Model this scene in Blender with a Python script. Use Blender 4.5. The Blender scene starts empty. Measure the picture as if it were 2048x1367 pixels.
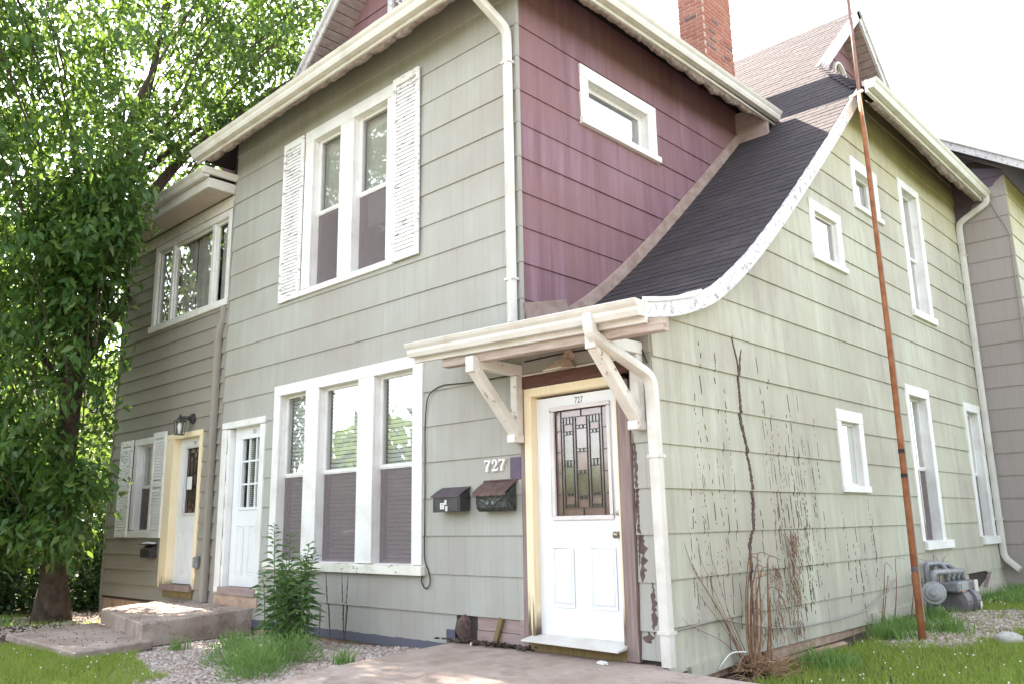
import bpy, bmesh, math, random
import numpy as np
from mathutils import Vector, Matrix
random.seed(7); RNG = np.random.default_rng(11)
scn = bpy.context.scene
COL = scn.collection
rad = math.radians

# ------------------------------------------------------------------ camera
cam_d = bpy.data.cameras.new('camera'); cam = bpy.data.objects.new('camera', cam_d); COL.objects.link(cam)
cam_d.sensor_width = 36.0; cam_d.lens = 29.354; cam_d.clip_end = 500; cam_d.clip_start = 0.05
CR = [(0.72633201, 0.68713031, -0.01713899), (-0.15800714, 0.14265051, -0.97707962), (-0.66893613, 0.71239229, 0.21218313)]
CAM = Vector((3.70457, -5.57737, 1.05761))
cam.matrix_world = Matrix(((CR[0][0], -CR[1][0], -CR[2][0], CAM.x), (CR[0][1], -CR[1][1], -CR[2][1], CAM.y),
                           (CR[0][2], -CR[1][2], -CR[2][2], CAM.z), (0, 0, 0, 1)))
scn.camera = cam
# ------------------------------------------------------------------ world, sun, exposure
world = bpy.data.worlds.new('World'); scn.world = world; world.use_nodes = True
wnt = world.node_tree; wnt.nodes.clear()
sky = wnt.nodes.new('ShaderNodeTexSky'); sky.sky_type = 'NISHITA'; sky.sun_disc = False
sky.sun_elevation = rad(45); sky.sun_rotation = rad(275); sky.altitude = 100
sky.air_density = 1.0; sky.dust_density = 0.9; sky.ozone_density = 0.3
wbg = wnt.nodes.new('ShaderNodeBackground'); wbg.inputs[1].default_value = 0.10
wout = wnt.nodes.new('ShaderNodeOutputWorld')
whs = wnt.nodes.new('ShaderNodeHueSaturation'); whs.inputs['Saturation'].default_value = 0.35
wnt.links.new(sky.outputs[0], whs.inputs['Color']); wnt.links.new(whs.outputs[0], wbg.inputs[0]); wnt.links.new(wbg.outputs[0], wout.inputs[0])
sun_d = bpy.data.lights.new('sun', 'SUN'); sun_d.energy = 5.0; sun_d.angle = rad(0.6); sun_d.color = (1.0, 0.90, 0.76)
sun = bpy.data.objects.new('sun', sun_d); COL.objects.link(sun)
SUNDIR = Vector((0.704, -0.062, -0.707)).normalized()
sun.rotation_euler = SUNDIR.to_track_quat('-Z', 'Y').to_euler()
sun.location = (-20, 2, 20)
vs = scn.view_settings
vs.view_transform = 'Standard'; vs.look = 'None'; vs.gamma = 1.0; vs.use_curve_mapping = False
vs.exposure = 3.1
scn.render.resolution_x = 1024; scn.render.resolution_y = 683
scn.cycles.max_bounces = 8; scn.cycles.transparent_max_bounces = 24

# ================================================================== node helpers
class NT:
    def __init__(s, name, rough=0.7, spec=0.3):
        s.m = bpy.data.materials.new(name); s.m.use_nodes = True; s.t = s.m.node_tree
        s.b = s.t.nodes['Principled BSDF']; s.out = s.t.nodes['Material Output']
        s.b.inputs['Roughness'].default_value = rough; s.b.inputs['Specular IOR Level'].default_value = spec
    def n(s, typ, **kw):
        nd = s.t.nodes.new('ShaderNode' + typ)
        for k, v in kw.items(): setattr(nd, k, v)
        return nd
    def link(s, a, b): s.t.links.new(a, b)
    def put(s, sock, v):
        if isinstance(v, bpy.types.NodeSocket): s.link(v, sock)
        else: sock.default_value = v
    def math(s, op, a, b=0.0, c=None):
        nd = s.n('Math', operation=op); s.put(nd.inputs[0], a); s.put(nd.inputs[1], b)
        if c is not None: s.put(nd.inputs[2], c)
        return nd.outputs[0]
    def pos(s):
        if not hasattr(s, '_p'):
            g = s.n('NewGeometry'); s._p = g.outputs['Position']; s._isl = g.outputs['Random Per Island']; s._nrm = g.outputs['Normal']
            sp = s.n('SeparateXYZ'); s.link(s._p, sp.inputs[0]); s._xyz = sp.outputs
        return s._p
    def vec(s, x, y, z):
        c = s.n('CombineXYZ'); s.put(c.inputs[0], x); s.put(c.inputs[1], y); s.put(c.inputs[2], z); return c.outputs[0]
    def noise(s, vec, scale=1.0, detail=3.0, rough=0.55, out=0, dist=0.0):
        nd = s.n('TexNoise'); s.link(vec, nd.inputs['Vector']); nd.inputs['Scale'].default_value = scale
        nd.inputs['Detail'].default_value = detail; nd.inputs['Roughness'].default_value = rough; nd.inputs['Distortion'].default_value = dist
        return nd.outputs[out]
    def ramp(s, f, stops, interp='LINEAR'):
        nd = s.n('ValToRGB'); s.link(f, nd.inputs[0]); e = nd.color_ramp; e.interpolation = interp
        while len(e.elements) < len(stops): e.elements.new(0.5)
        for el, (p, c) in zip(e.elements, stops):
            el.position = p; el.color = (c, c, c, 1) if not isinstance(c, tuple) else (*c, 1)
        return nd.outputs[0]
    def mix(s, f, a, b, blend='MIX'):
        nd = s.n('Mix', data_type='RGBA', blend_type=blend); s.put(nd.inputs[0], f)
        for k, v in ((6, a), (7, b)):
            if isinstance(v, tuple): v = (*v[:3], 1)
            s.put(nd.inputs[k], v)
        return nd.outputs[2]
    def base(s, c):
        if isinstance(c, tuple): c = (*c, 1)
        s.put(s.b.inputs['Base Color'], c)
    def bump(s, h, strength=0.3, dist=0.01):
        nd = s.n('Bump'); nd.inputs['Strength'].default_value = strength; nd.inputs['Distance'].default_value = dist
        s.link(h, nd.inputs['Height']); s.link(nd.outputs[0], s.b.inputs['Normal'])
    def rnd(s):
        return s.n('ObjectInfo').outputs['Random']

def simple(name, c, c2=None, scale=6.0, rough=0.7, bump=0.0, bscale=40.0, metal=0.0, spec=0.3, lo=0.35, hi=0.7, bdist=0.01):
    """colour that wanders between two tones, with fine relief"""
    t = NT(name, rough, spec); p = t.pos()
    if c2 is not None:
        f = t.ramp(t.noise(p, scale, 4), [(lo, 0.0), (hi, 1.0)]); t.base(t.mix(f, c, c2))
    else: t.base(c)
    if bump: t.bump(t.noise(p, bscale, 4), bump, bdist)
    t.b.inputs['Metallic'].default_value = metal
    return t.m

def siding(name, base, light, stain, course=0.3585, off=0.597, joints=True, streak=0.5, extra=None):
    t = NT(name, 0.75, 0.25); t.pos(); x, y, z = t._xyz
    u = t.math('ADD', x, y)
    st = t.noise(t.vec(t.math('MULTIPLY', u, 7.0), 0.0, t.math('MULTIPLY', z, 0.55)), 1.0, 5, 0.6)
    col = t.mix(t.math('MULTIPLY', t.ramp(st, [(0.4, 0.0), (0.68, 1.0)]), streak), base, light)
    st2 = t.noise(t.vec(t.math('MULTIPLY', u, 24.0), 0.0, t.math('MULTIPLY', z, 0.9)), 1.0, 4, 0.65)
    col = t.mix(t.math('MULTIPLY', t.ramp(st2, [(0.5, 0.0), (0.75, 1.0)]), streak * 0.55), col, stain)
    bl = t.noise(t.pos(), 0.8, 3)
    col = t.mix(t.math('MULTIPLY', t.ramp(bl, [(0.40, 0.0), (0.66, 1.0)]), 0.75), col, stain)
    fine = t.noise(t.vec(t.math('MULTIPLY', u, 150.0), 0.0, t.math('MULTIPLY', z, 2.5)), 1.0, 2)
    col = t.mix(t.math('MULTIPLY', t.ramp(fine, [(0.3, 1.0), (0.6, 0.0)]), 0.12), col, tuple(v * 0.45 for v in base))
    row = t.math('FLOOR', t.math('DIVIDE', t.math('SUBTRACT', z, off), course))
    col = t.mix(t.math('MULTIPLY', t.rnd(), 0.16), col, tuple(min(1, v * 1.25) for v in base))
    col = t.mix(t.math('MULTIPLY', t.math('FRACT', t.math('MULTIPLY', t.rnd(), 7.3)), 0.14), col, tuple(v * 0.7 for v in base))
    h = fine
    if joints:
        v = t.n('TexVoronoi', voronoi_dimensions='1D', feature='DISTANCE_TO_EDGE'); v.inputs['Scale'].default_value = 1.0
        t.link(t.math('ADD', t.math('MULTIPLY', u, 4.6), t.math('MULTIPLY', row, 7.31)), v.inputs['W'])
        ln = t.math('LESS_THAN', v.outputs['Distance'], 0.014)
        col = t.mix(t.math('MULTIPLY', ln, 0.24), col, tuple(v_ * 0.3 for v_ in base))
        h = t.math('SUBTRACT', fine, t.math('MULTIPLY', ln, 2.0))
    if extra: col = extra(t, col, u, z)
    t.base(col); t.bump(h, 0.35, 0.004)
    return t.m

def x_front(t, col, u, z):        # unpainted slate-blue strip along the bottom edge of the lowest course
    m = t.math('LESS_THAN', t.math('ADD', z, t.math('MULTIPLY', t.noise(t.pos(), 9.0, 2), 0.03)), -0.012)
    return t.mix(t.math('MULTIPLY', m, 0.9), col, (0.085, 0.085, 0.12))
def x_right(t, col, u, z):        # warm bounce light under the eave painted in as ochre, growing with height
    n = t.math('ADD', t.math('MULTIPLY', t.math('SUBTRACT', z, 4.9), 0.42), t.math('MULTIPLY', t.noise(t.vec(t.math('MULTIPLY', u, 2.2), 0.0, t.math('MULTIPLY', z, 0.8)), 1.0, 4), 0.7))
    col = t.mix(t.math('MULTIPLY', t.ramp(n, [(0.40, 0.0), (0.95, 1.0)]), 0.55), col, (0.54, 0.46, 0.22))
    alg = t.noise(t.vec(t.math('MULTIPLY', u, 11.0), 0.0, t.math('MULTIPLY', z, 0.6)), 1.0, 4)
    col = t.mix(t.math('MULTIPLY', t.ramp(alg, [(0.5, 0.0), (0.72, 1.0)]), 0.35), col, (0.36, 0.40, 0.25))
    gr = t.noise(t.vec(t.math('MULTIPLY', u, 3.0), 0.0, t.math('MULTIPLY', z, 1.1)), 1.0, 7, 0.72)     # grime left by the vines: blotches and specks
    col = t.mix(t.math('MULTIPLY', t.ramp(gr, [(0.50, 0.0), (0.70, 1.0)]), 0.55), col, (0.29, 0.245, 0.235))
    sp = t.noise(t.vec(t.math('MULTIPLY', u, 45.0), 0.0, t.math('MULTIPLY', z, 14.0)), 1.0, 3, 0.6)
    return t.mix(t.math('MULTIPLY', t.ramp(sp, [(0.66, 0.0), (0.72, 1.0)]), t.math('MULTIPLY', t.ramp(gr, [(0.45, 0.0), (0.6, 1.0)]), 0.6)), col, (0.16, 0.12, 0.115))

def x_rear(t, col, u, z):         # the top courses were never repainted: dark mauve with a ragged lower edge
    x = t._xyz[0]; e = t.math('SUBTRACT', t.math('SUBTRACT', z, t.math('MULTIPLY', t.math('SUBTRACT', x, 0.35), 0.8)), t.math('MULTIPLY', t.noise(t.pos(), 6.0, 3), 0.22))
    return t.mix(t.math('MULTIPLY', t.math('GREATER_THAN', e, 6.08), 0.95), col, (0.125, 0.095, 0.125))
M = {}
M['front'] = siding('sage_grey_siding', (0.366, 0.363, 0.333), (0.438, 0.455, 0.430), (0.328, 0.292, 0.264), extra=x_front)
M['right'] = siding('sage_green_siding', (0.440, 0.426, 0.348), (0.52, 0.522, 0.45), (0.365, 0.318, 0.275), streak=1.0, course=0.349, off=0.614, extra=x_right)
M['purple'] = siding('purple_siding', (0.195, 0.104, 0.122), (0.285, 0.178, 0.222), (0.235, 0.128, 0.125), streak=1.0)
M['taupe'] = siding('taupe_siding', (0.285, 0.258, 0.228), (0.315, 0.29, 0.26), (0.255, 0.228, 0.20), course=0.2113, off=0.93, joints=False, streak=0.4)
M['rear'] = siding('rear_grey_siding', (0.33, 0.29, 0.275), (0.36, 0.325, 0.31), (0.29, 0.25, 0.24), course=0.349, off=0.614, extra=x_rear)
M['core'] = simple('dark_sheathing', (0.05, 0.04, 0.035), rough=0.9)
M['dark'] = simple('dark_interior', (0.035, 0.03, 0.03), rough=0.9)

def white(name, dirt, amt, c=(0.80, 0.79, 0.77), peel=None):
    t = NT(name, 0.5, 0.4); p = t.pos()
    f = t.ramp(t.noise(p, 3.5, 6, 0.65), [(0.45, 0.0), (0.75, 1.0)])
    col = t.mix(t.math('MULTIPLY', f, amt), c, dirt)
    if peel:
        x, y, z = t._xyz; u = t.math('ADD', x, y)
        sx, sz, th, pc = peel
        n = t.noise(t.vec(t.math('MULTIPLY', u, sx), t.math('MULTIPLY', x, sx), t.math('MULTIPLY', z, sz)), 1.0, 6, 0.65)
        k = t.ramp(n, [(th, 0.0), (th + 0.03, 1.0)]); col = t.mix(k, col, pc)
        t.bump(t.math('SUBTRACT', t.noise(p, 60, 2), k), 0.3, 0.004)
    t.base(col); return t.m
M['white'] = white('white_paint', (0.50, 0.47, 0.44), 0.6, (0.74, 0.73, 0.725))
M['gutter'] = white('white_aluminium', (0.44, 0.38, 0.33), 0.65, (0.62, 0.60, 0.57))
M['peel'] = white('peeling_white_paint', (0.55, 0.50, 0.45), 0.8, (0.70, 0.665, 0.63), peel=(13.0, 13.0, 0.61, (0.34, 0.25, 0.20)))
M['shutter'] = white('weathered_shutter_paint', (0.60, 0.58, 0.58), 0.5, (0.80, 0.79, 0.79), peel=(6.0, 24.0, 0.57, (0.40, 0.38, 0.40)))
M['sill'] = white('mossy_sill_paint', (0.42, 0.42, 0.30), 0.8, (0.74, 0.72, 0.66), peel=(7.0, 20.0, 0.60, (0.30, 0.29, 0.13)))
M['rake'] = white('weathered_rake_paint', (0.46, 0.43, 0.44), 0.9, (0.60, 0.575, 0.585), peel=(16.0, 16.0, 0.58, (0.30, 0.26, 0.26)))
M['soffit'] = white('dusty_soffit', (0.40, 0.33, 0.29), 0.6, (0.50, 0.43, 0.39))
M['door'] = white('door_paint', (0.62, 0.63, 0.65), 0.5, (0.74, 0.755, 0.785))
M['doorglassframe'] = simple('door_light_frame', (0.60, 0.55, 0.55), (0.68, 0.64, 0.64), 8, 0.5)
t = NT('cream_frame_wood', 0.6, 0.3); t.pos(); x, y, z = t._xyz
g = t.noise(t.vec(t.math('MULTIPLY', x, 60.0), 0.0, t.math('MULTIPLY', z, 2.0)), 1.0, 3)
c = t.mix(t.ramp(g, [(0.3, 0.0), (0.7, 1.0)]), (0.77, 0.63, 0.41), (0.83, 0.72, 0.53))
rot = t.math('ADD', t.math('MULTIPLY', z, -1.6), t.math('MULTIPLY', t.noise(t.vec(t.math('MULTIPLY', x, 30.0), 0.0, t.math('MULTIPLY', z, 2.5)), 1.0, 4), 1.5))
c = t.mix(t.ramp(rot, [(0.06, 0.0), (0.45, 1.0)]), c, (0.13, 0.085, 0.06)); t.base(c); t.bump(g, 0.2, 0.003); M['cream'] = t.m
def wood(name, a, b, sx=50.0, sy=50.0, sz=2.0, rough=0.8):
    t = NT(name, rough, 0.2); t.pos(); x, y, z = t._xyz
    g = t.noise(t.vec(t.math('MULTIPLY', x, sx), t.math('MULTIPLY', y, sy), t.math('MULTIPLY', z, sz)), 1.0, 5, 0.6)
    t.base(t.mix(t.ramp(g, [(0.3, 0.0), (0.7, 1.0)]), a, b)); t.bump(g, 0.5, 0.004); return t.m
M['post'] = wood('weathered_post_wood', (0.17, 0.118, 0.108), (0.31, 0.24, 0.225))
M['header'] = wood('brown_header_wood', (0.085, 0.040, 0.032), (0.14, 0.075, 0.060), 3.0, 3.0, 40.0)
M['beam'] = wood('weathered_beam_wood', (0.30, 0.225, 0.19), (0.52, 0.45, 0.41), 3.0, 12.0, 30.0)
M['rawplank'] = wood('pinkish_bare_plank', (0.26, 0.185, 0.175), (0.36, 0.28, 0.265), 4.0, 4.0, 45.0)
M['stake'] = wood('mossy_stake', (0.15, 0.11, 0.055), (0.24, 0.17, 0.08))
M['lyingboard'] = wood('grey_lying_board', (0.22, 0.14, 0.09), (0.36, 0.27, 0.20), 20.0, 3.0, 30.0)
M['flash'] = wood('weathered_flashing_board', (0.25, 0.165, 0.14), (0.40, 0.31, 0.275), 8.0, 6.0, 8.0)
M['softboard'] = wood('gable_soffit_wood', (0.26, 0.195, 0.185), (0.40, 0.32, 0.31), 8.0, 8.0, 20.0)
# shingles
t = NT('asphalt_shingle', 0.9, 0.15); p = t.pos()
gr = t.noise(p, 260.0, 2); b1 = t.noise(p, 2.2, 3)
c = t.mix(t.ramp(gr, [(0.35, 0.0), (0.7, 1.0)]), (0.040, 0.034, 0.039), (0.080, 0.071, 0.076))
c = t.mix(t.math('MULTIPLY', t.math('FRACT', t.math('MULTIPLY', t.rnd(), 5.7)), 0.45), c, (0.090, 0.078, 0.082))
c = t.mix(t.math('MULTIPLY', t.ramp(b1, [(0.55, 0.0), (0.8, 1.0)]), 0.5), c, (0.108, 0.094, 0.092)); t.base(c); t.bump(gr, 0.6, 0.004); M['shingle'] = t.m
# brick
t = NT('chimney_brick', 0.85, 0.2); p = t.pos(); r = t.rnd()
c = t.mix(r, (0.27, 0.085, 0.060), (0.36, 0.145, 0.098)); r2 = t.math('FRACT', t.math('MULTIPLY', r, 13.7))
c = t.mix(t.math('GREATER_THAN', r2, 0.9), c, (0.10, 0.055, 0.055)); c = t.mix(t.math('MULTIPLY', t.noise(p, 30, 4), 0.35), c, (0.42, 0.26, 0.21))
t.base(c); t.bump(t.noise(p, 90, 3), 0.5, 0.004); M['brick'] = t.m
M['mortar'] = simple('brick_mortar', (0.40, 0.31, 0.27), (0.52, 0.43, 0.38), 20, 0.9, 0.4, 120)
# glass: clear pane with a Fresnel mirror
def glass(name, tint=(1, 1, 1), ior=1.6, rough=0.0, bump=0.0, add=0.03):
    t = NT(name); t.t.nodes.remove(t.b)
    tr = t.n('BsdfTransparent'); tr.inputs[0].default_value = (*tint, 1)
    gl = t.n('BsdfGlossy'); gl.inputs['Roughness'].default_value = rough; gl.inputs[0].default_value = (1, 1, 1, 1)
    g = t.n('NewGeometry'); dt = t.n('VectorMath', operation='DOT_PRODUCT'); t.link(g.outputs['Incoming'], dt.inputs[0]); t.link(g.outputs['Normal'], dt.inputs[1])
    c = t.math('SUBTRACT', 1.0, t.math('ABSOLUTE', dt.outputs['Value'])); f0 = ((ior - 1) / (ior + 1)) ** 2 + add
    f = t.math('MINIMUM', t.math('ADD', f0, t.math('MULTIPLY', t.math('POWER', c, 5.0), 1 - f0)), 1.0)
    mx = t.n('MixShader')
    t.link(f, mx.inputs[0]); t.link(tr.outputs[0], mx.inputs[1]); t.link(gl.outputs[0], mx.inputs[2]); t.link(mx.outputs[0], t.out.inputs[0])
    if bump:
        bp = t.n('Bump'); bp.inputs['Strength'].default_value = bump; bp.inputs['Distance'].default_value = 0.01
        t.link(t.noise(t.pos(), 3.0, 2), bp.inputs['Height']); t.link(bp.outputs[0], gl.inputs['Normal'])
    return t.m
M['glass'] = glass('window_glass', (0.95, 0.96, 0.95), 1.6, 0.0, 0.03, 0.045)
M['glassfilm'] = glass('filmed_window_glass', (0.7, 0.72, 0.74), 1.6, 0.0, 0.03, 0.32)
M['glassdoor'] = glass('textured_door_glass', (0.80, 0.72, 0.71), 1.5, 0.15, 0.4, 0.03)
M['glassbevel'] = glass('bevelled_door_glass', (0.66, 0.61, 0.60), 1.6, 0.10, 0.3, 0.05)
t = NT('insect_screen', 0.8, 0.2); t.t.nodes.remove(t.b)
tr = t.n('BsdfTransparent'); df = t.n('BsdfDiffuse'); df.inputs[0].default_value = (0.24, 0.20, 0.21, 1)
mx = t.n('MixShader'); mx.inputs[0].default_value = 0.44; t.link(tr.outputs[0], mx.inputs[1]); t.link(df.outputs[0], mx.inputs[2]); t.link(mx.outputs[0], t.out.inputs[0]); M['screen'] = t.m
M['blind'] = simple('window_blind', (0.74, 0.74, 0.75), rough=0.5)
M['blinddim'] = simple('window_blind_grey', (0.58, 0.57, 0.57), rough=0.5)
M['curtain'] = simple('pale_curtain', (0.55, 0.53, 0.52), (0.42, 0.40, 0.40), 5, 0.9)
M['panel'] = simple('white_window_panel', (0.78, 0.78, 0.77), rough=0.4)
M['sashbrown'] = simple('mauve_sash_track', (0.36, 0.29, 0.30), (0.42, 0.36, 0.36), 10, 0.5)
M['lead'] = simple('dark_caming', (0.07, 0.06, 0.06), rough=0.4, metal=0.5)
M['blackmetal'] = simple('black_painted_metal', (0.022, 0.021, 0.024), (0.05, 0.045, 0.05), 9, 0.45, 0.15, 80, spec=0.5)
M['purplemetal'] = simple('purplish_box_lid', (0.060, 0.043, 0.058), (0.085, 0.062, 0.08), 12, 0.5, spec=0.4)
M['rustlid'] = simple('rusty_lid', (0.085, 0.050, 0.045), (0.14, 0.092, 0.084), 18, 0.7)
M['embossed'] = simple('embossed_black_iron', (0.018, 0.02, 0.019), (0.075, 0.085, 0.08), 30, 0.6, 1.0, 38, spec=0.4, bdist=0.02)
M['sticker'] = simple('white_sticker', (0.78, 0.78, 0.78), rough=0.5)
M['ink'] = simple('black_ink', (0.03, 0.03, 0.03), rough=0.6)
M['brass'] = simple('dull_knob_metal', (0.30, 0.27, 0.22), rough=0.35, metal=0.9)
M['lampbrown'] = simple('rusty_flood_lamp', (0.48, 0.33, 0.25), (0.62, 0.50, 0.40), 22, 0.6)
M['rustpole'] = simple('rusty_pipe', (0.235, 0.075, 0.032), (0.38, 0.16, 0.075), 7, 0.75, 0.4, 60)
M['rustmast'] = simple('painted_mast', (0.20, 0.11, 0.10), (0.28, 0.16, 0.14), 6, 0.6)
M['zinc'] = simple('grey_gas_pipe', (0.17, 0.17, 0.19), (0.26, 0.26, 0.28), 14, 0.5, 0.2, 60, spec=0.5)
M['zincl'] = simple('pale_meter_alloy', (0.25, 0.255, 0.265), (0.36, 0.365, 0.375), 12, 0.45, 0.2, 60)
M['meterdark'] = simple('dark_meter_body', (0.115, 0.105, 0.115), (0.17, 0.155, 0.165), 9, 0.55)
M['cable'] = simple('black_cable', (0.03, 0.028, 0.03), rough=0.6)
M['greycable'] = simple('grey_cable', (0.30, 0.27, 0.25), rough=0.6)
# ground
t = NT('old_concrete', 0.9, 0.2); p = t.pos()
c = t.mix(t.ramp(t.noise(p, 1.6, 6, 0.62), [(0.35, 0.0), (0.7, 1.0)]), (0.295, 0.225, 0.188), (0.44, 0.365, 0.325))
c = t.mix(t.math('MULTIPLY', t.ramp(t.noise(p, 8.0, 6, 0.7), [(0.52, 0.0), (0.72, 1.0)]), 0.5), c, (0.44, 0.40, 0.375))
c = t.mix(t.ramp(t.noise(p, 130.0, 2), [(0.6, 0.0), (0.8, 0.5)]), c, (0.14, 0.115, 0.105)); vo = t.n('TexVoronoi', feature='DISTANCE_TO_EDGE'); vo.inputs['Scale'].default_value = 0.3
nv_ = t.n('VectorMath', operation='ADD'); t.link(p, nv_.inputs[0]); t.link(t.noise(p, 2.5, 4, out=1), nv_.inputs[1]); t.link(nv_.outputs[0], vo.inputs['Vector'])
cr_ = t.math('LESS_THAN', vo.outputs['Distance'], 0.0035)
c = t.mix(t.math('MULTIPLY', t.ramp(t.noise(p, 3.4, 7, 0.7), [(0.50, 0.0), (0.64, 1.0)]), 0.6), c, (0.20, 0.15, 0.13))
c = t.mix(t.math('MULTIPLY', cr_, 0.3), c, (0.09, 0.07, 0.06)); t.base(c); t.bump(t.math('SUBTRACT', t.noise(p, 70, 5), cr_), 0.5, 0.006); M['concrete'] = t.m
M['soil'] = simple('dark_soil', (0.050, 0.036, 0.028), (0.10, 0.075, 0.058), 5, 0.95, 0.8, 40)
M['stucco'] = simple('pinkish_foundation', (0.37, 0.24, 0.175), (0.50, 0.38, 0.30), 7, 0.9, 0.8, 26, bdist=0.03)
t = NT('gravel_stone', 0.8, 0.25); p = t.pos(); r = t._isl
c = t.ramp(r, [(0.0, (0.25, 0.185, 0.155)), (0.3, (0.44, 0.36, 0.315)), (0.55, (0.55, 0.48, 0.44)), (0.75, (0.36, 0.27, 0.23)), (1.0, (0.66, 0.61, 0.58))])
t.base(t.mix(t.math('MULTIPLY', t.noise(p, 60, 3), 0.3), c, (0.22, 0.19, 0.17))); M['gravel'] = t.m
M['rock'] = simple('pale_rock', (0.36, 0.33, 0.31), (0.52, 0.49, 0.47), 14, 0.9, 0.6, 40)

def leafmat(name, stops, trans, tw=0.4, gloss=0.35):
    t = NT(name, gloss, 0.35); t.pos(); c = t.ramp(t._isl, stops)
    t.base(c); tl = t.n('BsdfTranslucent'); tl.inputs[0].default_value = (*trans, 1)
    mx = t.n('MixShader'); mx.inputs[0].default_value = tw
    t.link(t.b.outputs[0], mx.inputs[1]); t.link(tl.outputs[0], mx.inputs[2]); t.link(mx.outputs[0], t.out.inputs[0]); return t.m
M['leaf'] = leafmat('tree_leaf', [(0.0, (0.026, 0.070, 0.018)), (0.5, (0.042, 0.102, 0.024)), (0.85, (0.070, 0.135, 0.034)), (1.0, (0.13, 0.17, 0.045))], (0.175, 0.28, 0.042), 0.38, 0.40)
M['leafbg'] = leafmat('far_leaf', [(0.0, (0.045, 0.085, 0.025)), (0.6, (0.065, 0.12, 0.032)), (1.0, (0.11, 0.16, 0.045))], (0.17, 0.27, 0.04), 0.40, 0.5)
M['leafdark'] = leafmat('shrub_leaf', [(0.0, (0.018, 0.045, 0.018)), (1.0, (0.035, 0.075, 0.026))], (0.08, 0.14, 0.03), 0.3, 0.5)
M['weedleaf'] = leafmat('weed_leaf', [(0.0, (0.055, 0.115, 0.045)), (0.7, (0.09, 0.165, 0.058)), (1.0, (0.15, 0.24, 0.075))], (0.16, 0.28, 0.06), 0.3, 0.45)
M['fern'] = leafmat('feathery_leaf', [(0.0, (0.12, 0.22, 0.06)), (1.0, (0.20, 0.32, 0.09))], (0.20, 0.34, 0.08), 0.35, 0.6)
M['grass'] = leafmat('lawn_blade', [(0.0, (0.18, 0.26, 0.045)), (0.6, (0.25, 0.34, 0.06)), (0.9, (0.32, 0.39, 0.08)), (1.0, (0.48, 0.42, 0.17))], (0.30, 0.40, 0.07), 0.40, 0.6)
M['straw'] = simple('dead_straw', (0.25, 0.15, 0.085), (0.36, 0.24, 0.14), 20, 0.9)
M['petal'] = simple('clover_petal', (0.75, 0.74, 0.68), rough=0.8)
M['yellowpetal'] = simple('dandelion_petal', (0.75, 0.55, 0.03), rough=0.8)
M['bark'] = simple('tree_bark', (0.050, 0.036, 0.028), (0.115, 0.085, 0.066), 9, 0.95, 1.0, 30, bdist=0.03)
M['vine'] = simple('dead_vine_stem', (0.17, 0.085, 0.050), (0.29, 0.17, 0.11), 18, 0.9)
M['vinestain'] = simple('dark_vine_rootlets', (0.060, 0.040, 0.037), (0.16, 0.11, 0.10), 30, 0.95)
M['neighbour'] = simple('yellow_clapboard', (0.55, 0.47, 0.29), (0.62, 0.54, 0.36), 3, 0.8)
M['weedstem'] = simple('green_stem', (0.10, 0.14, 0.05), rough=0.7)
M['litter'] = simple('leaf_crumb', (0.06, 0.04, 0.03), rough=0.9)
M['greymold'] = simple('peeled_dark_patch', (0.085, 0.055, 0.050), (0.16, 0.115, 0.105), 25, 0.9)

# ================================================================== mesh helpers
ROOTLOC = {}
def link(o, parent=None):
    COL.objects.link(o)
    if parent is not None:
        o.parent = parent
        if parent.name in ROOTLOC: o.matrix_parent_inverse = Matrix.Translation(-ROOTLOC[parent.name])
    return o
def thing(name, label, cat, loc=(0, 0, 0), group=None):
    o = bpy.data.objects.new(name, None); o.empty_display_size = 0.2; COL.objects.link(o); o.location = loc
    ROOTLOC[o.name] = Vector(loc); o['label'] = label; o['category'] = cat
    if group: o['group'] = group
    return o
def tag(o, label=None, cat=None, group=None, kind=None):
    for k, v in (('label', label), ('category', cat), ('group', group), ('kind', kind)):
        if v: o[k] = v
    return o
FRONT = lambda u, d, z: (u, -d, z)
def RIGHTAT(X): return lambda u, d, z: (X + d, u, z)
def FRONTAT(Y): return lambda u, d, z: (u, Y - d, z)
ID = lambda x, y, z: (x, y, z)

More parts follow.
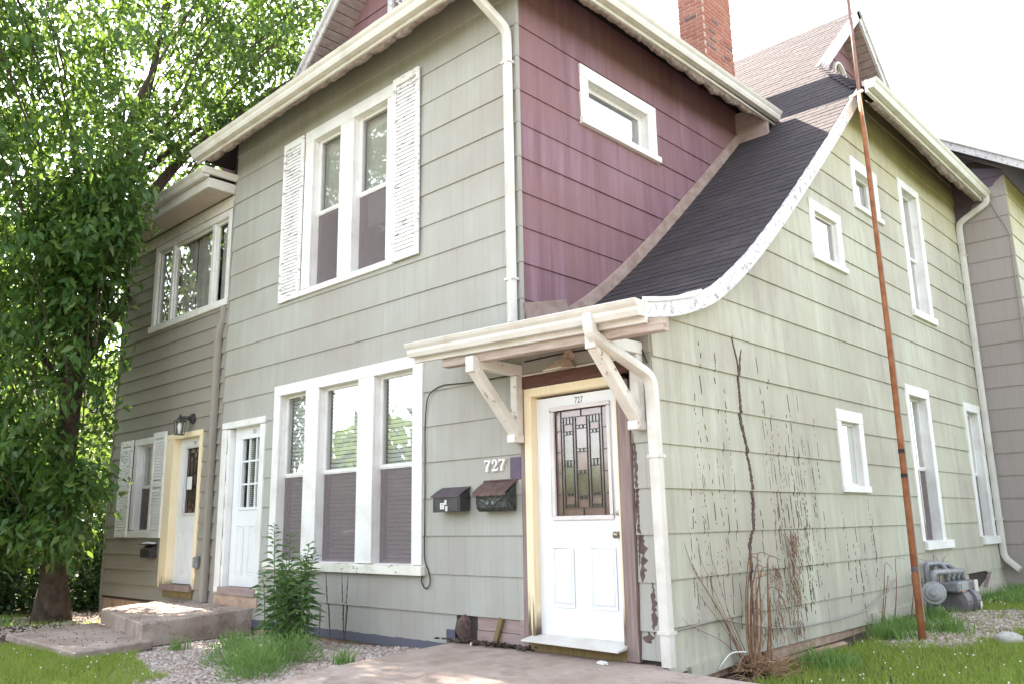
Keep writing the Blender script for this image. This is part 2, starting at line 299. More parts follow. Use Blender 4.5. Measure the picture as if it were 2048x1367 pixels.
class MB:
    def __init__(s): s.v = []; s.f = []
    def add(s, vs_, fs_):
        k = len(s.v); s.v += [tuple(v) for v in vs_]; s.f += [tuple(i + k for i in f) for f in fs_]; return s
    def box(s, a0, a1, b0, b1, c0, c1, fr=ID):
        P = [fr(a, b, c) for c in (c0, c1) for b in (b0, b1) for a in (a0, a1)]
        return s.add(P, [(0, 2, 3, 1), (4, 5, 7, 6), (0, 1, 5, 4), (2, 6, 7, 3), (0, 4, 6, 2), (1, 3, 7, 5)])
    def hexa(s, P):   # 8 points: bottom 4 ccw, top 4 ccw
        return s.add(P, [(0, 3, 2, 1), (4, 5, 6, 7), (0, 1, 5, 4), (1, 2, 6, 5), (2, 3, 7, 6), (3, 0, 4, 7)])
    def prism(s, poly, a, b):   # poly: list of 3d points at start; a,b: offset vectors
        n = len(poly); P = [tuple(Vector(p) + Vector(a)) for p in poly] + [tuple(Vector(p) + Vector(b)) for p in poly]
        return s.add(P, [tuple(range(n))[::-1], tuple(range(n, 2 * n))] + [(i, (i + 1) % n, n + (i + 1) % n, n + i) for i in range(n)])
    def bar(s, p, q, w, h, up=(0, 0, 1)):
        p, q = Vector(p), Vector(q); d = (q - p).normalized(); up = Vector(up)
        sx = d.cross(up)
        if sx.length < 1e-4: sx = d.cross(Vector((0, 1, 0)))
        sx.normalize(); uy = sx.cross(d).normalized(); sx *= w / 2; uy *= h / 2
        P = [c + a for c in (p, q) for a in (-sx - uy, sx - uy, sx + uy, -sx + uy)]
        return s.add(P, [(0, 3, 2, 1), (4, 5, 6, 7), (0, 1, 5, 4), (1, 2, 6, 5), (2, 3, 7, 6), (3, 0, 4, 7)])
    def tube(s, pts, r, n=8, sq=None, cap=True):
        pts = [Vector(p) for p in pts]; m = len(pts); rr = r if isinstance(r, (list, tuple)) else [r] * m
        T = [(pts[min(i + 1, m - 1)] - pts[max(i - 1, 0)]).normalized() for i in range(m)]
        a = T[0].cross(Vector((0, 0, 1)))
        if a.length < 0.05: a = T[0].cross(Vector((0, 1, 0)))
        a.normalize(); V = []; F = []
        for i in range(m):
            a = (a - T[i] * a.dot(T[i])); a.normalize(); b = T[i].cross(a)
            for k in range(n):
                th = 2 * math.pi * (k + 0.5) / n; ca, sa = math.cos(th), math.sin(th)
                if sq:
                    e = 5.0; q = (abs(ca) ** e + abs(sa) ** e) ** (-1 / e); ca *= q; sa *= q
                    V.append(pts[i] + a * ca * rr[i] * sq[0] + b * sa * rr[i] * sq[1])
                else: V.append(pts[i] + (a * ca + b * sa) * rr[i])
        for i in range(m - 1):
            for k in range(n):
                k2 = (k + 1) % n; F.append((i * n + k, i * n + k2, (i + 1) * n + k2, (i + 1) * n + k))
        if cap: F += [tuple(range(n))[::-1], tuple((m - 1) * n + k for k in range(n))]
        return s.add(V, F)
    def lathe(s, c, ax, prof, n=16):   # prof: list (t along axis, radius)
        c, ax = Vector(c), Vector(ax).normalized()
        return s.tube([c + ax * t for t, r in prof], [max(r, 1e-4) for t, r in prof], n)
    def blob(s, c, r, seed=0, seg=(8, 5), flat=1.0, jit=0.25, rz=None):
        rn = random.Random(seed); a = rn.random() * 6.28 if rz is None else rz; V = []; F = []; nu, nv = seg
        for j in range(nv + 1):
            ph = math.pi * j / nv
            for i in range(nu):
                th = 2 * math.pi * i / nu; k = 1 + jit * (rn.random() - 0.5) * 2 * (0 if j in (0, nv) else 1)
                x = r[0] * k * math.sin(ph) * math.cos(th); y = r[1] * k * math.sin(ph) * math.sin(th); z = r[2] * k * math.cos(ph) * flat
                V.append((c[0] + x * math.cos(a) - y * math.sin(a), c[1] + x * math.sin(a) + y * math.cos(a), c[2] + z))
        for j in range(nv):
            for i in range(nu):
                i2 = (i + 1) % nu; F.append((j * nu + i, (j + 1) * nu + i, (j + 1) * nu + i2, j * nu + i2))
        return s.add(V, F)
    def mesh(s, name, mat, smooth=False, recalc=True, bevel=0.0):
        me = bpy.data.meshes.new(name); me.from_pydata(s.v, [], s.f)
        if recalc or bevel:
            bm = bmesh.new(); bm.from_mesh(me)
            if bevel:
                bmesh.ops.remove_doubles(bm, verts=bm.verts, dist=1e-5)
                bmesh.ops.bevel(bm, geom=[e for e in bm.edges], offset=bevel, segments=1, affect='EDGES', clamp_overlap=True)
            bmesh.ops.recalc_face_normals(bm, faces=bm.faces); bm.to_mesh(me); bm.free()
        if smooth:
            for p in me.polygons: p.use_smooth = True
        me.materials.append(M[mat] if isinstance(mat, str) else mat)
        return me
    def build(s, name, mat, parent=None, smooth=False, bevel=0.0, recalc=True, **tg):
        o = bpy.data.objects.new(name, s.mesh(name, mat, smooth, recalc, bevel)); link(o, parent); tag(o, **tg); return o
def rects_minus(r, holes):
    out = [r]
    for h in holes:
        nxt = []
        for (a, b, c, d) in out:
            if h[0] >= b or h[1] <= a or h[2] >= d or h[3] <= c: nxt.append((a, b, c, d)); continue
            if h[0] > a: nxt.append((a, h[0], c, d))
            if h[1] < b: nxt.append((h[1], b, c, d))
            m0, m1 = max(a, h[0]), min(b, h[1])
            if h[2] > c: nxt.append((m0, m1, c, h[2]))
            if h[3] < d: nxt.append((m0, m1, h[3], d))
        out = nxt
    return [q for q in out if q[1] - q[0] > 0.012 and q[3] - q[2] > 0.012]
def sheet(poly, thick, fr):   # solid polygon in (u,z), from d=-thick to 0
    b = MB(); n = len(poly)
    P = [fr(u, 0.0, z) for u, z in poly] + [fr(u, -thick, z) for u, z in poly]
    return b.add(P, [tuple(range(n)), tuple(range(2 * n - 1, n - 1, -1))] + [(i, n + i, n + (i + 1) % n, (i + 1) % n) for i in range(n)])

def courses(parent, fr, mat, u0, u1, z_lines, holes, left=None, lens=(2.3, 3.6), seed=1, db=0.020, dt=0.005, name='siding_board', skip=None, topclip=None):
    """one board object per piece of each course; bottom edge proud so every course throws its own line"""
    rn = random.Random(seed); n = 0
    for zi in range(len(z_lines) - 1):
        za, zb = z_lines[zi], z_lines[zi + 1]; u = u0; cuts = []
        while u < u1 - 0.5:
            L = rn.uniform(*lens); cuts.append((u, min(u + L, u1) if u1 - (u + L) > 0.5 else u1)); u = cuts[-1][1]
        if not cuts: cuts = [(u0, u1)]
        for (a, b) in cuts:
            for (ra, rb, rc, rd) in rects_minus((a + 0.0012, b - 0.0012, za, zb), holes):
                if skip and skip(ra, rb, rc, rd): continue
                dd = lambda z: db + (dt - db) * (z - za) / (zb - za) + 0.0
                jt = rn.uniform(-0.0015, 0.0015)
                if left:
                    zs = [rc + (rd - rc) * k / 5 for k in range(6)]; ls = [(max(ra, left(z)), z) for z in zs]; ls = [(q, z) for q, z in ls if q < rb - 0.004]
                    if not ls: continue
                    poly = ls[::-1] + [(rb, ls[0][1]), (rb, ls[-1][1])]
                elif topclip:
                    ta, tb = topclip(ra), topclip(rb)
                    poly = [(ra, min(rd, ta)), (ra, rc), (rb, rc), (rb, min(rd, tb))]
                    if ta <= rc + 0.01 and tb <= rc + 0.01: continue
                    if tb <= rc + 0.01: 
                        um = ra + (rb - ra) * (ta - rc) / (ta - tb); poly = [(ra, min(rd, ta)), (ra, rc), (um, rc)]
                else: poly = [(ra, rd), (ra, rc), (rb, rc), (rb, rd)]
                k = len(poly); P = [fr(p, dd(z) + jt, z) for p, z in poly] + [fr(p, -0.004, z) for p, z in poly]
                m = MB().add(P, [tuple(range(k))] + [(i, k + i, k + (i + 1) % k, (i + 1) % k) for i in range(k)])
                m.build(name, mat, parent); n += 1
    return n
def lap(fr, off, course, db=0.020, dt=0.005):
    def f(u, d, z):
        k = ((z - off) / course) % 1.0; return fr(u, db + (dt - db) * k + d, z)
    return f
def core_wall(name, parent, fr, rect, holes, mat='core', th=0.10):
    m = MB()
    for (a, b, c, d) in rects_minus(rect, holes): m.box(a, b, -th, -0.006, c, d, fr)
    return m.build(name, mat, parent)

# ================================================================== setting: ground
def gz(x, y):
    base = -0.20
    r = max(0.0, min(1.0, y / 6.0)) * max(0.0, min(1.0, (x + 0.5) / 0.5)); z = base + 0.115 * r
    if x < -0.2 and y < 0.3:
        k = max(0.0, min(1.0, (x + 4.6) / 2.2)); z = base + 0.10 * k * max(0.0, min(1.0, (y + 3.2) / 1.5))
    if x < -8.4: z = base - 0.02 * min(3, (-8.4 - x))
    return z + 0.012 * math.sin(x * 3.1 + y * 1.7) * math.sin(y * 2.3 - x)
m = MB(); xs = [-150, -60, -30] + [-20 + 0.5 * i for i in range(57)] + [12, 20, 40, 100]; ys = [-100, -40, -20] + [-10 + 0.5 * i for i in range(53)] + [20, 28, 40, 60, 150]
V = [(x, y, gz(x, y)) for y in ys for x in xs]; nx = len(xs)
m.add(V, [(j * nx + i, j * nx + i + 1, (j + 1) * nx + i + 1, (j + 1) * nx + i) for j in range(len(ys) - 1) for i in range(nx - 1)])
t = NT('soil_and_turf', 0.95, 0.15); p = t.pos(); x, y, z = t._xyz
so = t.mix(t.ramp(t.noise(p, 5.0, 4), [(0.35, 0.0), (0.7, 1.0)]), (0.055, 0.040, 0.030), (0.115, 0.085, 0.065))
tu = t.mix(t.ramp(t.noise(p, 2.0, 5), [(0.35, 0.0), (0.7, 1.0)]), (0.070, 0.085, 0.035), (0.12, 0.13, 0.06))
far = t.math('MAXIMUM', t.math('GREATER_THAN', t.math('MULTIPLY', y, -1.0), 3.4), t.math('GREATER_THAN', x, 1.6))
t.base(t.mix(far, so, tu)); t.bump(t.noise(p, 40, 4), 0.8, 0.01); M['turf'] = t.m
m.build('ground', 'turf', None, smooth=True, kind='structure')
MB().box(-120, 90, -19.0, -11.0, -0.6, -0.13).build('added_road', simple('added_road_concrete', (0.16, 0.15, 0.14), (0.22, 0.205, 0.19), 0.7, 0.9), None, kind='structure')  # road out of view, added for the light it bounces onto the house
# concrete pad in front of the 727 door
pp = [(-2.30, -0.03), (-2.25, -0.30), (-2.12, -1.16), (-1.93, -1.93), (-1.74, -2.28), (-1.70, -9.0), (8.0, -9.0), (8.0, -0.30), (0.92, -0.21), (0.10, -0.14), (0.02, -0.03)]
m = MB(); m.prism([(x, y, -0.30) for x, y in pp], (0, 0, 0), (0, 0, 0.30)); m.build('pavement', 'concrete', None, bevel=0.012, kind='structure')

# ================================================================== HOUSE
house = thing('house', 'old two-storey house with sage siding, purple upper side wall and white trim', 'house', (-4.0, 4.0, -0.2))
FZ = [-0.120 + 0.3585 * k for k in range(20)]
RZ = [0.614 + 0.349 * k for k in range(-2, 19)]
def prof(y):      # roof line of the catslide: height over depth
    P = PROF
    if y <= P[0][0]: return P[0][1] + (y - P[0][0]) * 0.22
    for (a, b), (c, d) in zip(P, P[1:]):
        if y <= c: return b + (d - b) * (y - a) / (c - a)
    return P[-1][1] + 0.946 * (y - P[-1][0])
_raw = [(-0.62, 2.672), (-0.3, 2.735), (0.186, 2.835), (0.683, 3.020), (1.058, 3.240), (1.474, 3.531), (1.941, 3.9), (2.464, 4.339), (3.057, 4.861), (3.725, 5.455), (4.286, 5.965), (4.965, 6.600)]
def _cr(P, n=4):
    out = []
    for i in range(len(P) - 1):
        p0, p1, p2, p3 = P[max(i - 1, 0)], P[i], P[i + 1], P[min(i + 2, len(P) - 1)]
        for k in range(n):
            t = k / n; out.append(tuple(0.5 * (2 * b + (c - a) * t + (2 * a - 5 * b + 4 * c - d) * t * t + (3 * b - a - 3 * c + d) * t ** 3) for a, b, c, d in zip(p0, p1, p2, p3)))
    return out + [P[-1]]
PROF = _cr(_raw)
def inv(z):       # depth at which the roof line reaches height z
    for (a, b), (c, d) in zip(PROF, PROF[1:]):
        if b <= z <= d: return a + (c - a) * (z - b) / (d - b)
    return -0.62 if z < PROF[0][1] else PROF[-1][0] + (z - PROF[-1][1]) / 0.946
EV, SL = 6.47, 0.946

# ---- openings (casing-inner rectangles)
H_triple = (-5.50, -2.94, 0.66, 2.67); H_upper = (-4.98, -3.43, 3.96, 5.93)
H_door2 = (-6.80, -5.90, 0.20, 2.40); H_727 = (-1.42, -0.23, -0.2, 2.26)
H_add1 = (-9.68, -9.10, 1.04, 2.36); H_door1 = (-8.52, -7.58, 0.20, 2.38); H_big = (-9.50, -7.14, 4.24, 5.52)
grow = lambda h, g=0.022: (h[0] - g, h[1] + g, h[2] - g, h[3] + g)
front_holes = [grow(H_triple), grow(H_upper), H_door2, H_727]

fw = core_wall('front_wall', house, FRONT, (-6.97, -1.404, -0.12, 6.80), front_holes)
fw2 = core_wall('front_wall', house, FRONT, (-1.404, -0.01, 0.0, 2.78), front_holes)
def skipf(a, b, c, d): return c < 0.2 and a > -2.32
courses(fw, FRONT, 'front', -6.97, -1.405, FZ[:20], front_holes + [(-2.30, -1.2, -0.3, 0.237)], seed=3)
courses(fw2, FRONT, 'front', -1.405, -0.24, FZ[6:9], front_holes, seed=5)
# strip of siding right of the door (peeling)
courses(fw2, FRONT, 'front', -0.215, -0.004, [0.03] + FZ[1:9], [], seed=6)
# front wall left edge: dark corner board + purple return above the lean-to
MB().box(-6.985, -6.95, -0.03, 0.024, 6.02, 6.72, FRONT).build('corner_board', 'core', house)
rt = MB().box(-7.9, -6.986, -0.30, -0.22, 5.9, 6.75, FRONT).build('return_wall', 'purple', house)
# foundation under the front wall
MB().box(-6.9, -2.2, -0.3, -0.02, -0.5, -0.12, FRONT).build('foundation', 'stucco', house)
MB().box(-0.22, 0.0, -0.3, -0.012, -0.3, 0.03, FRONT).build('foundation', 'post', house)

# ---- right (green) wall
R0 = RIGHTAT(0.0)
HA = (3.48, 4.10, 3.985, 4.53); HB = (4.905, 5.555, 4.99, 5.48); HC = (6.70, 7.34, 3.90, 5.76); HD = (3.645, 4.14, 1.40, 2.11); HE = (5.975, 6.66, 0.74, 2.635); HF = (8.52, 9.10, 0.74, 2.635)
right_holes = [grow(h) for h in (HA, HB, HC, HD, HE, HF)]
rw = MB()
for (a, b, c, d) in rects_minus((0.0, 9.45, -0.02, 6.86), right_holes):
    # clip the backing under the roof line
    n = max(1, int((b - a) / 0.12)); 
    for i in range(n):
        ua, ub = a + (b - a) * i / n, a + (b - a) * (i + 1) / n; top = min(d, prof(ua) - 0.06)
        if top > c + 0.01: rw.box(ua, ub, -0.10, -0.006, c, top, R0)
rw = rw.build('right_wall', 'core', house)
hole_low = (7.45, 8.70, 0.0, 0.262)
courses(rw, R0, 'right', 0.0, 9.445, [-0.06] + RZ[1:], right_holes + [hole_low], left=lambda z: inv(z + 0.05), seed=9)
# ragged piece left around the broken siding near the meter
for poly in ([(8.45, 0.262), (8.68, 0.21), (7.75, -0.055), (8.70, -0.055), (8.70, 0.262)], [(7.45, -0.055), (7.45, 0.262), (7.60, 0.255), (7.62, 0.05), (7.75, -0.055)]):
    k = len(poly); MB().add([R0(u, 0.016, z) for u, z in poly] + [R0(u, -0.004, z) for u, z in poly], [tuple(range(k))] + [(i, k + i, k + (i + 1) % k, (i + 1) % k) for i in range(k)]).build('broken_siding', 'right', rw)
MB().bar((0.03, 8.60, 0.24), (0.05, 8.20, 0.05), 0.012, 0.05, (1, 0, 0)).build('splinter', 'post', rw)
m = MB()
for i in range(12):      # skirt board under the rear half of the green wall
    pass
MB().bar((0.022, 3.95, 0.035 - 0.05), (0.022, 9.40, 0.0), 0.03, 0.11).build('skirt_board', 'right', rw)
MB().bar((0.022, 0.25, -0.085), (0.022, 1.02, -0.04), 0.06, 0.10).build('skirt_board', 'right', rw, label='lichen-stained stub of skirt board by the corner')
MB().box(0.02, 9.40, -0.4, -0.015, -0.5, -0.02, R0).build('foundation', 'stucco', house)

# ---- purple wall above the catslide
PX = -1.40; RP = RIGHTAT(PX)
HP = (1.125, 2.27, 5.31, 5.80)
pw = core_wall('purple_wall', house, RP, (0.0, 5.6, 2.9, 6.80), [grow(HP)])
courses(pw, RP, 'purple', 0.018, 4.9, FZ[8:20], [grow(HP)], seed=12)
m = MB()
for k in range(8, 19):    # sage wrap strip of the front courses at the corner
    m.box(-1.405, -1.381 + 0.0, -0.019, 0.021 - 0.0005 * 0, FZ[k] + 0.004, FZ[k + 1] - 0.002, FRONT)
m.build('corner_strip', 'front', fw)

# ---- lean-to at the left (narrower clapboards)
AF = FRONTAT(0.03)
add_holes = [grow(H_add1), H_door1, H_big]
aw = core_wall('lean_to_wall', house, AF, (-10.70, -6.99, 0.02, 5.98), add_holes)
courses(aw, AF, 'taupe', -10.70, -7.04, [0.06, 0.26, 0.475, 0.70] + [0.93 + 0.2113 * k for k in range(0, 25)], add_holes, lens=(2.0, 3.6), seed=15, db=0.022, dt=0.003)
MB().box(-10.73, -10.69, -0.12, 0.03, 0.0, 5.9, AF).build('corner_board', 'taupe', house)
core_wall('lean_to_side_wall', house, lambda u, d, z: (-10.70 + d, u, z), (0.04, 5.0, -0.3, 5.98), [], mat='taupe')
MB().box(-10.7, -7.0, -0.3, -0.02, -0.5, 0.03, AF).build('foundation', 'stucco', house)
MB().box(-10.6, -1.5, 1.1, 1.2, 0.0, 6.4).build('interior_partition', 'dark', house)
MB().box(-1.25, -1.15, 1.2, 9.3, 0.0, 3.0).build('interior_partition', 'dark', house); MB().box(-1.25, -1.15, 3.0, 5.0, 3.1, 4.6).box(-1.25, -1.15, 5.0, 9.3, 3.1, 6.3).build('interior_partition', 'dark', house)
MB().box(-2.15, -2.05, 1.2, 6.0, 4.3, 6.6).build('interior_partition', 'dark', house)
MB().box(-10.6, -1.5, 0.12, 9.3, 3.02, 3.12).build('interior_floor', 'dark', house)

# ================================================================== windows
def window(fr, outer, lights, zt, zb, head=0.14, proud=0.032, depth=0.095, sill=None, sashes='hung', meet=None, screens=True, blind='blind', parent=house, sashw=0.045, matc='white', blindto=None, extra=None, pane='glass', pitch=0.046):
    """outer=(u0,u1,z1) casing; lights=[(ua,ub)]; zt/zb glass opening"""
    u0, u1, z1 = outer; m = MB()
    m.box(u0, u1, -0.002, proud, zt, z1, fr)
    edges = [u0] + [e for l in lights for e in l] + [u1]
    for i in range(0, len(edges), 2): m.box(edges[i], edges[i + 1], -0.002, proud - 0.002, zb, zt, fr)
    w = m.build('window', matc, parent, bevel=0.004)
    # reveal
    r = MB()
    for (a, b) in lights:
        r.box(a - 0.02, a, -depth - 0.06, -0.003, zb - 0.02, zt + 0.02, fr); r.box(b, b + 0.02, -depth - 0.06, -0.003, zb - 0.02, zt + 0.02, fr)
        r.box(a - 0.02, b + 0.02, -depth - 0.06, -0.003, zt, zt + 0.02, fr); r.box(a - 0.02, b + 0.02, -depth - 0.06, -0.003, zb - 0.02, zb, fr)
    r.build('reveal', matc, w)
    if sill:
        s0, s1, sz0, sz1, sd = sill
        P = [fr(s0, -0.05, sz0), fr(s1, -0.05, sz0), fr(s1, sd, sz0), fr(s0, sd, sz0), fr(s0, -0.05, sz1 + 0.012), fr(s1, -0.05, sz1 + 0.012), fr(s1, sd, sz1), fr(s0, sd, sz1)]
        MB().hexa(P).build('sill', extra.get('sillmat', matc) if extra else matc, w, bevel=0.004)
    for (a, b) in lights:
        e = 0.0
        if sashes == 'hung':
            zm = meet if meet else (zt + zb) / 2
            for k, (c, d, dep) in enumerate(((zm - 0.015, zt, depth - 0.03), (zb, zm + 0.015, depth - 0.005))):
                sm = MB(); sw = sashw
                sm.box(a, a + sw, -dep - 0.03, -dep, c, d, fr); sm.box(b - sw, b, -dep - 0.03, -dep, c, d, fr)
                sm.box(a + sw, b - sw, -dep - 0.03, -dep, d - 0.035, d, fr); sm.box(a + sw, b - sw, -dep - 0.03, -dep, c, c + 0.035, fr)
                sm.build('sash', ('sashbrown' if (k == 1 and screens) else 'white'), w)
                MB().box(a + sw, b - sw, -dep - 0.018, -dep - 0.014, c + 0.035, d - 0.035, fr).build('pane', 'glass', w)
            if screens:
                MB().box(a + 0.012, b - 0.012, -depth + 0.012, -depth + 0.014, zb + 0.012, zm - 0.03, fr).build('insect_screen', 'screen', w)
                MB().box(a + 0.0, b - 0.0, -depth + 0.006, -depth + 0.022, zm - 0.03, zm - 0.008, fr).build('screen_rail', 'white', w)
        else:
            sm = MB(); sw = sashw
            sm.box(a, a + sw, -depth - 0.03, -depth, zb, zt, fr); sm.box(b - sw, b, -depth - 0.03, -depth, zb, zt, fr)
            sm.box(a + sw, b - sw, -depth - 0.03, -depth, zt - sw, zt, fr); sm.box(a + sw, b - sw, -depth - 0.03, -depth, zb, zb + sw, fr)
            sm.build('sash', matc, w)
            MB().box(a + sw, b - sw, -depth - 0.018, -depth - 0.014, zb + sw, zt - sw, fr).build('pane', pane, w)
        if blind:
            bb = MB(); bot = blindto if blindto else zb + 0.02
            if blind in ('blind', 'blinddim'):
                z = zt - 0.02; rn = random.Random(int(a * 1000))
                while z > bot:
                    tl = rn.uniform(-0.002, 0.002)
                    P = [fr(a + 0.03, -depth - 0.075, z - pitch * 0.8 + tl), fr(b - 0.03, -depth - 0.075, z - pitch * 0.8), fr(b - 0.03, -depth - 0.058, z), fr(a + 0.03, -depth - 0.058, z + tl)]
                    bb.add(P, [(0, 1, 2, 3)]); z -= pitch
                bb.build('blind', blind, w, recalc=False)
            else:
                n = 14; V = []
                for i in range(n + 1):
                    u = a + (b - a) * i / n; dd = -depth - 0.08 - 0.02 * math.sin(i * 2.2)
                    V += [fr(u, dd, zt), fr(u, dd, zb)]
                bb.add(V, [(2 * i, 2 * i + 1, 2 * i + 3, 2 * i + 2) for i in range(n)]); bb.build('curtain', blind, w, recalc=False)
    return w

w3 = window(FRONT, (-5.64, -2.785, 2.80), [(-5.50, -4.93), (-4.66, -3.88), (-3.60, -2.94)], 2.67, 0.675, sill=(-5.68, -2.74, 0.575, 0.662, 0.075), meet=1.685, extra=dict(sillmat='sill'))
w2 = window(FRONT, (-5.135, -3.295, 6.085), [(-4.955, -4.36), (-4.09, -3.435)], 5.93, 3.96, sill=(-5.14, -3.28, 3.872, 3.945, 0.05), meet=4.94, blind='blinddim', blindto=4.94, sashw=0.05, pitch=0.034)
# smaller shades half down behind the lower sashes
MB().box(-4.05, -3.47, -0.19, -0.185, 4.55, 4.96, FRONT).build('roller_shade', 'curtain', w2)
def shutter(fr, a, b, z0, z1, d0, mat, gap=0.0, name='shutter', rows=(2,), tilt=0.0):
    m = MB(); st = 0.055; th = 0.03
    m.box(a, a + st, d0, d0 + th, z0, z1, fr); m.box(b - st, b, d0, d0 + th, z0, z1, fr)
    zz = [z0, z0 + 0.10]
    m.box(a + st, b - st, d0, d0 + th, z0, z0 + 0.10, fr); m.box(a + st, b - st, d0, d0 + th, z1 - 0.09, z1, fr)
    mid = []
    if 3 in rows: mid = [(z0 + z1) / 2]
    for q in mid: m.box(a + st, b - st, d0, d0 + th, q - 0.04, q + 0.04, fr)
    s = m.build(name, mat, house, bevel=0.003)
    MB().box(a + st, b - st, d0 - 0.006, d0 - 0.002, z0 + 0.1, z1 - 0.09, fr).build('backing', mat, s)
    z = z0 + 0.115; 
    while z < z1 - 0.12:
        if not any(abs(z + 0.02 - q) < 0.06 for q in mid):
            P = [fr(a + st, d0 + 0.026, z), fr(b - st, d0 + 0.026, z), fr(b - st, d0 + 0.014, z + 0.043), fr(a + st, d0 + 0.014, z + 0.043)]
            Q = [fr(a + st, d0 + 0.020, z - 0.002), fr(b - st, d0 + 0.020, z - 0.002), fr(b - st, d0 + 0.008, z + 0.041), fr(a + st, d0 + 0.008, z + 0.041)]
            MB().hexa(Q + P).build('slat', mat, s)
        z += 0.046
    return s
shutter(FRONT, -5.615, -5.150, 3.87, 6.06, 0.026, 'shutter')
shutter(FRONT, -3.290, -2.835, 3.885, 6.09, 0.036, 'shutter')
# lean-to windows
w1 = window(AF, (-9.80, -9.02, 2.46), [(-9.68, -9.10)], 2.36, 1.06, sill=(-9.82, -9.0, 0.95, 1.045, 0.04), meet=1.72, screens=True, blind='blinddim', blindto=1.72)
shutter(AF, -10.27, -9.83, 0.955, 2.46, 0.03, 'shutter', rows=(3,))
shutter(AF, -9.06, -8.645, 0.945, 2.505, 0.036, 'white', rows=(3,))
wb = MB(); wb.box(-9.56, -7.06, -0.02, 0.03, 5.50, 5.60, AF).box(-9.56, -9.46, -0.02, 0.028, 4.25, 5.5, AF).box(-9.60, -7.05, -0.02, 0.05, 4.15, 4.25, AF)
wb.box(-7.16, -7.06, -0.02, 0.028, 4.25, 5.5, AF)
wb = wb.build('window', 'white', house, bevel=0.004, label='wide three-light upstairs window of the lean-to')
for (a, b, cur) in ((-9.46, -8.98, True), (-8.92, -7.66, False), (-7.58, -7.16, True)):
    s = MB(); s.box(a, a + 0.04, -0.06, -0.02, 4.25, 5.5, AF).box(b - 0.04, b, -0.06, -0.02, 4.25, 5.5, AF).box(a + 0.04, b - 0.04, -0.06, -0.02, 5.46, 5.5, AF).box(a + 0.04, b - 0.04, -0.06, -0.02, 4.25, 4.29, AF)
    s.build('sash', 'white', wb); MB().box(a + 0.04, b - 0.04, -0.045, -0.041, 4.29, 5.46, AF).build('pane', 'glass', wb)
for a in (-8.98, -7.66): MB().box(a, a + 0.07, -0.05, 0.01, 4.25, 5.5, AF).build('mullion', 'white', wb)
for (a, b) in ((-9.46, -9.02), (-8.92, -8.42), (-8.36, -7.7), (-7.58, -7.2)):
    n = 10; V = []
    for i in range(n + 1):
        u = a + (b - a) * i / n; V += [AF(u, -0.13 - 0.02 * math.sin(i * 2.0), 5.48), AF(u, -0.13 - 0.02 * math.sin(i * 2.0), 4.27)]
    MB().add(V, [(2 * i, 2 * i + 1, 2 * i + 3, 2 * i + 2) for i in range(n)]).build('curtain', 'curtain', wb, recalc=False)
# right wall windows
window(R0, (3.345, 4.24, 4.655), [(3.48, 4.10)], 4.53, 3.985, sill=(3.33, 4.29, 3.92, 3.985, 0.05), sashes='fixed', blind=None, sashw=0.026, depth=0.018, pane='glassfilm')
window(R0, (4.785, 5.69, 5.64), [(4.905, 5.555)], 5.48, 4.99, sill=(4.77, 5.76, 4.92, 4.99, 0.05), sashes='fixed', blind='curtain', sashw=0.03, depth=0.055)
window(R0, (6.565, 7.475, 5.88), [(6.70, 7.34)], 5.76, 3.90, sill=(6.55, 7.54, 3.80, 3.90, 0.06), meet=4.76, screens=False, blind='curtain', depth=0.10)
wd = window(R0, (3.535, 4.27, 2.24), [(3.645, 4.14)], 2.11, 1.40, sill=(3.52, 4.29, 1.33, 1.40, 0.045), sashes='fixed', blind=None, sashw=0.03, depth=0.03)
MB().box(3.66, 4.12, -0.066, -0.056, 1.42, 2.09, R0).build('blank_panel', 'panel', wd)
window(R0, (5.865, 6.79, 2.77), [(5.975, 6.66)], 2.635, 0.745, sill=(5.93, 7.02, 0.64, 0.745, 0.06), meet=1.69, screens=True, blind='curtain', depth=0.11)
window(R0, (8.39, 9.24, 2.765), [(8.52, 9.10)], 2.635, 0.745, sill=(8.50, 9.36, 0.635, 0.745, 0.06), meet=1.69, screens=True, blind='curtain', depth=0.11)
window(RP, (0.985, 2.445, 5.95), [(1.125, 2.27)], 5.80, 5.31, sill=(0.97, 2.48, 5.235, 5.31, 0.06), sashes='fixed', blind=None, sashw=0.05, depth=0.075, pane='glassfilm')

# ================================================================== doors
def text_mesh(body, h, fr, u, d, z, mat, parent, name='number', sx=1.0, th=0.002, rot=0.0, bold=0.0):
    cu = bpy.data.curves.new('t', 'FONT'); cu.body = body; cu.size = 1.0; cu.extrude = 0.0; cu.align_x = 'CENTER'; cu.offset = bold
    ob = bpy.data.objects.new('t', cu); COL.objects.link(ob); dg = bpy.context.evaluated_depsgraph_get()
    me = bpy.data.meshes.new_from_object(ob.evaluated_get(dg)); bpy.data.objects.remove(ob)
    ys_ = [v.co.y for v in me.vertices]; k = h / (max(ys_) - min(ys_)); y0 = min(ys_); ca, sa = math.cos(rot), math.sin(rot)
    for v in me.vertices:
        a, b = v.co.x * k * sx, (v.co.y - y0) * k - h / 2; a, b = a * ca - b * sa, a * sa + b * ca
        v.co = fr(u + a, d + th, z + b)
    me.materials.append(M[mat]); o = bpy.data.objects.new(name, me); link(o, parent); return o
def rect_ring(m, fr, a, b, c, d, w, d0, d1):
    m.box(a, b, d0, d1, d - w, d, fr); m.box(a, b, d0, d1, c, c + w, fr); m.box(a, a + w, d0, d1, c + w, d - w, fr); m.box(b - w, b, d0, d1, c + w, d - w, fr)
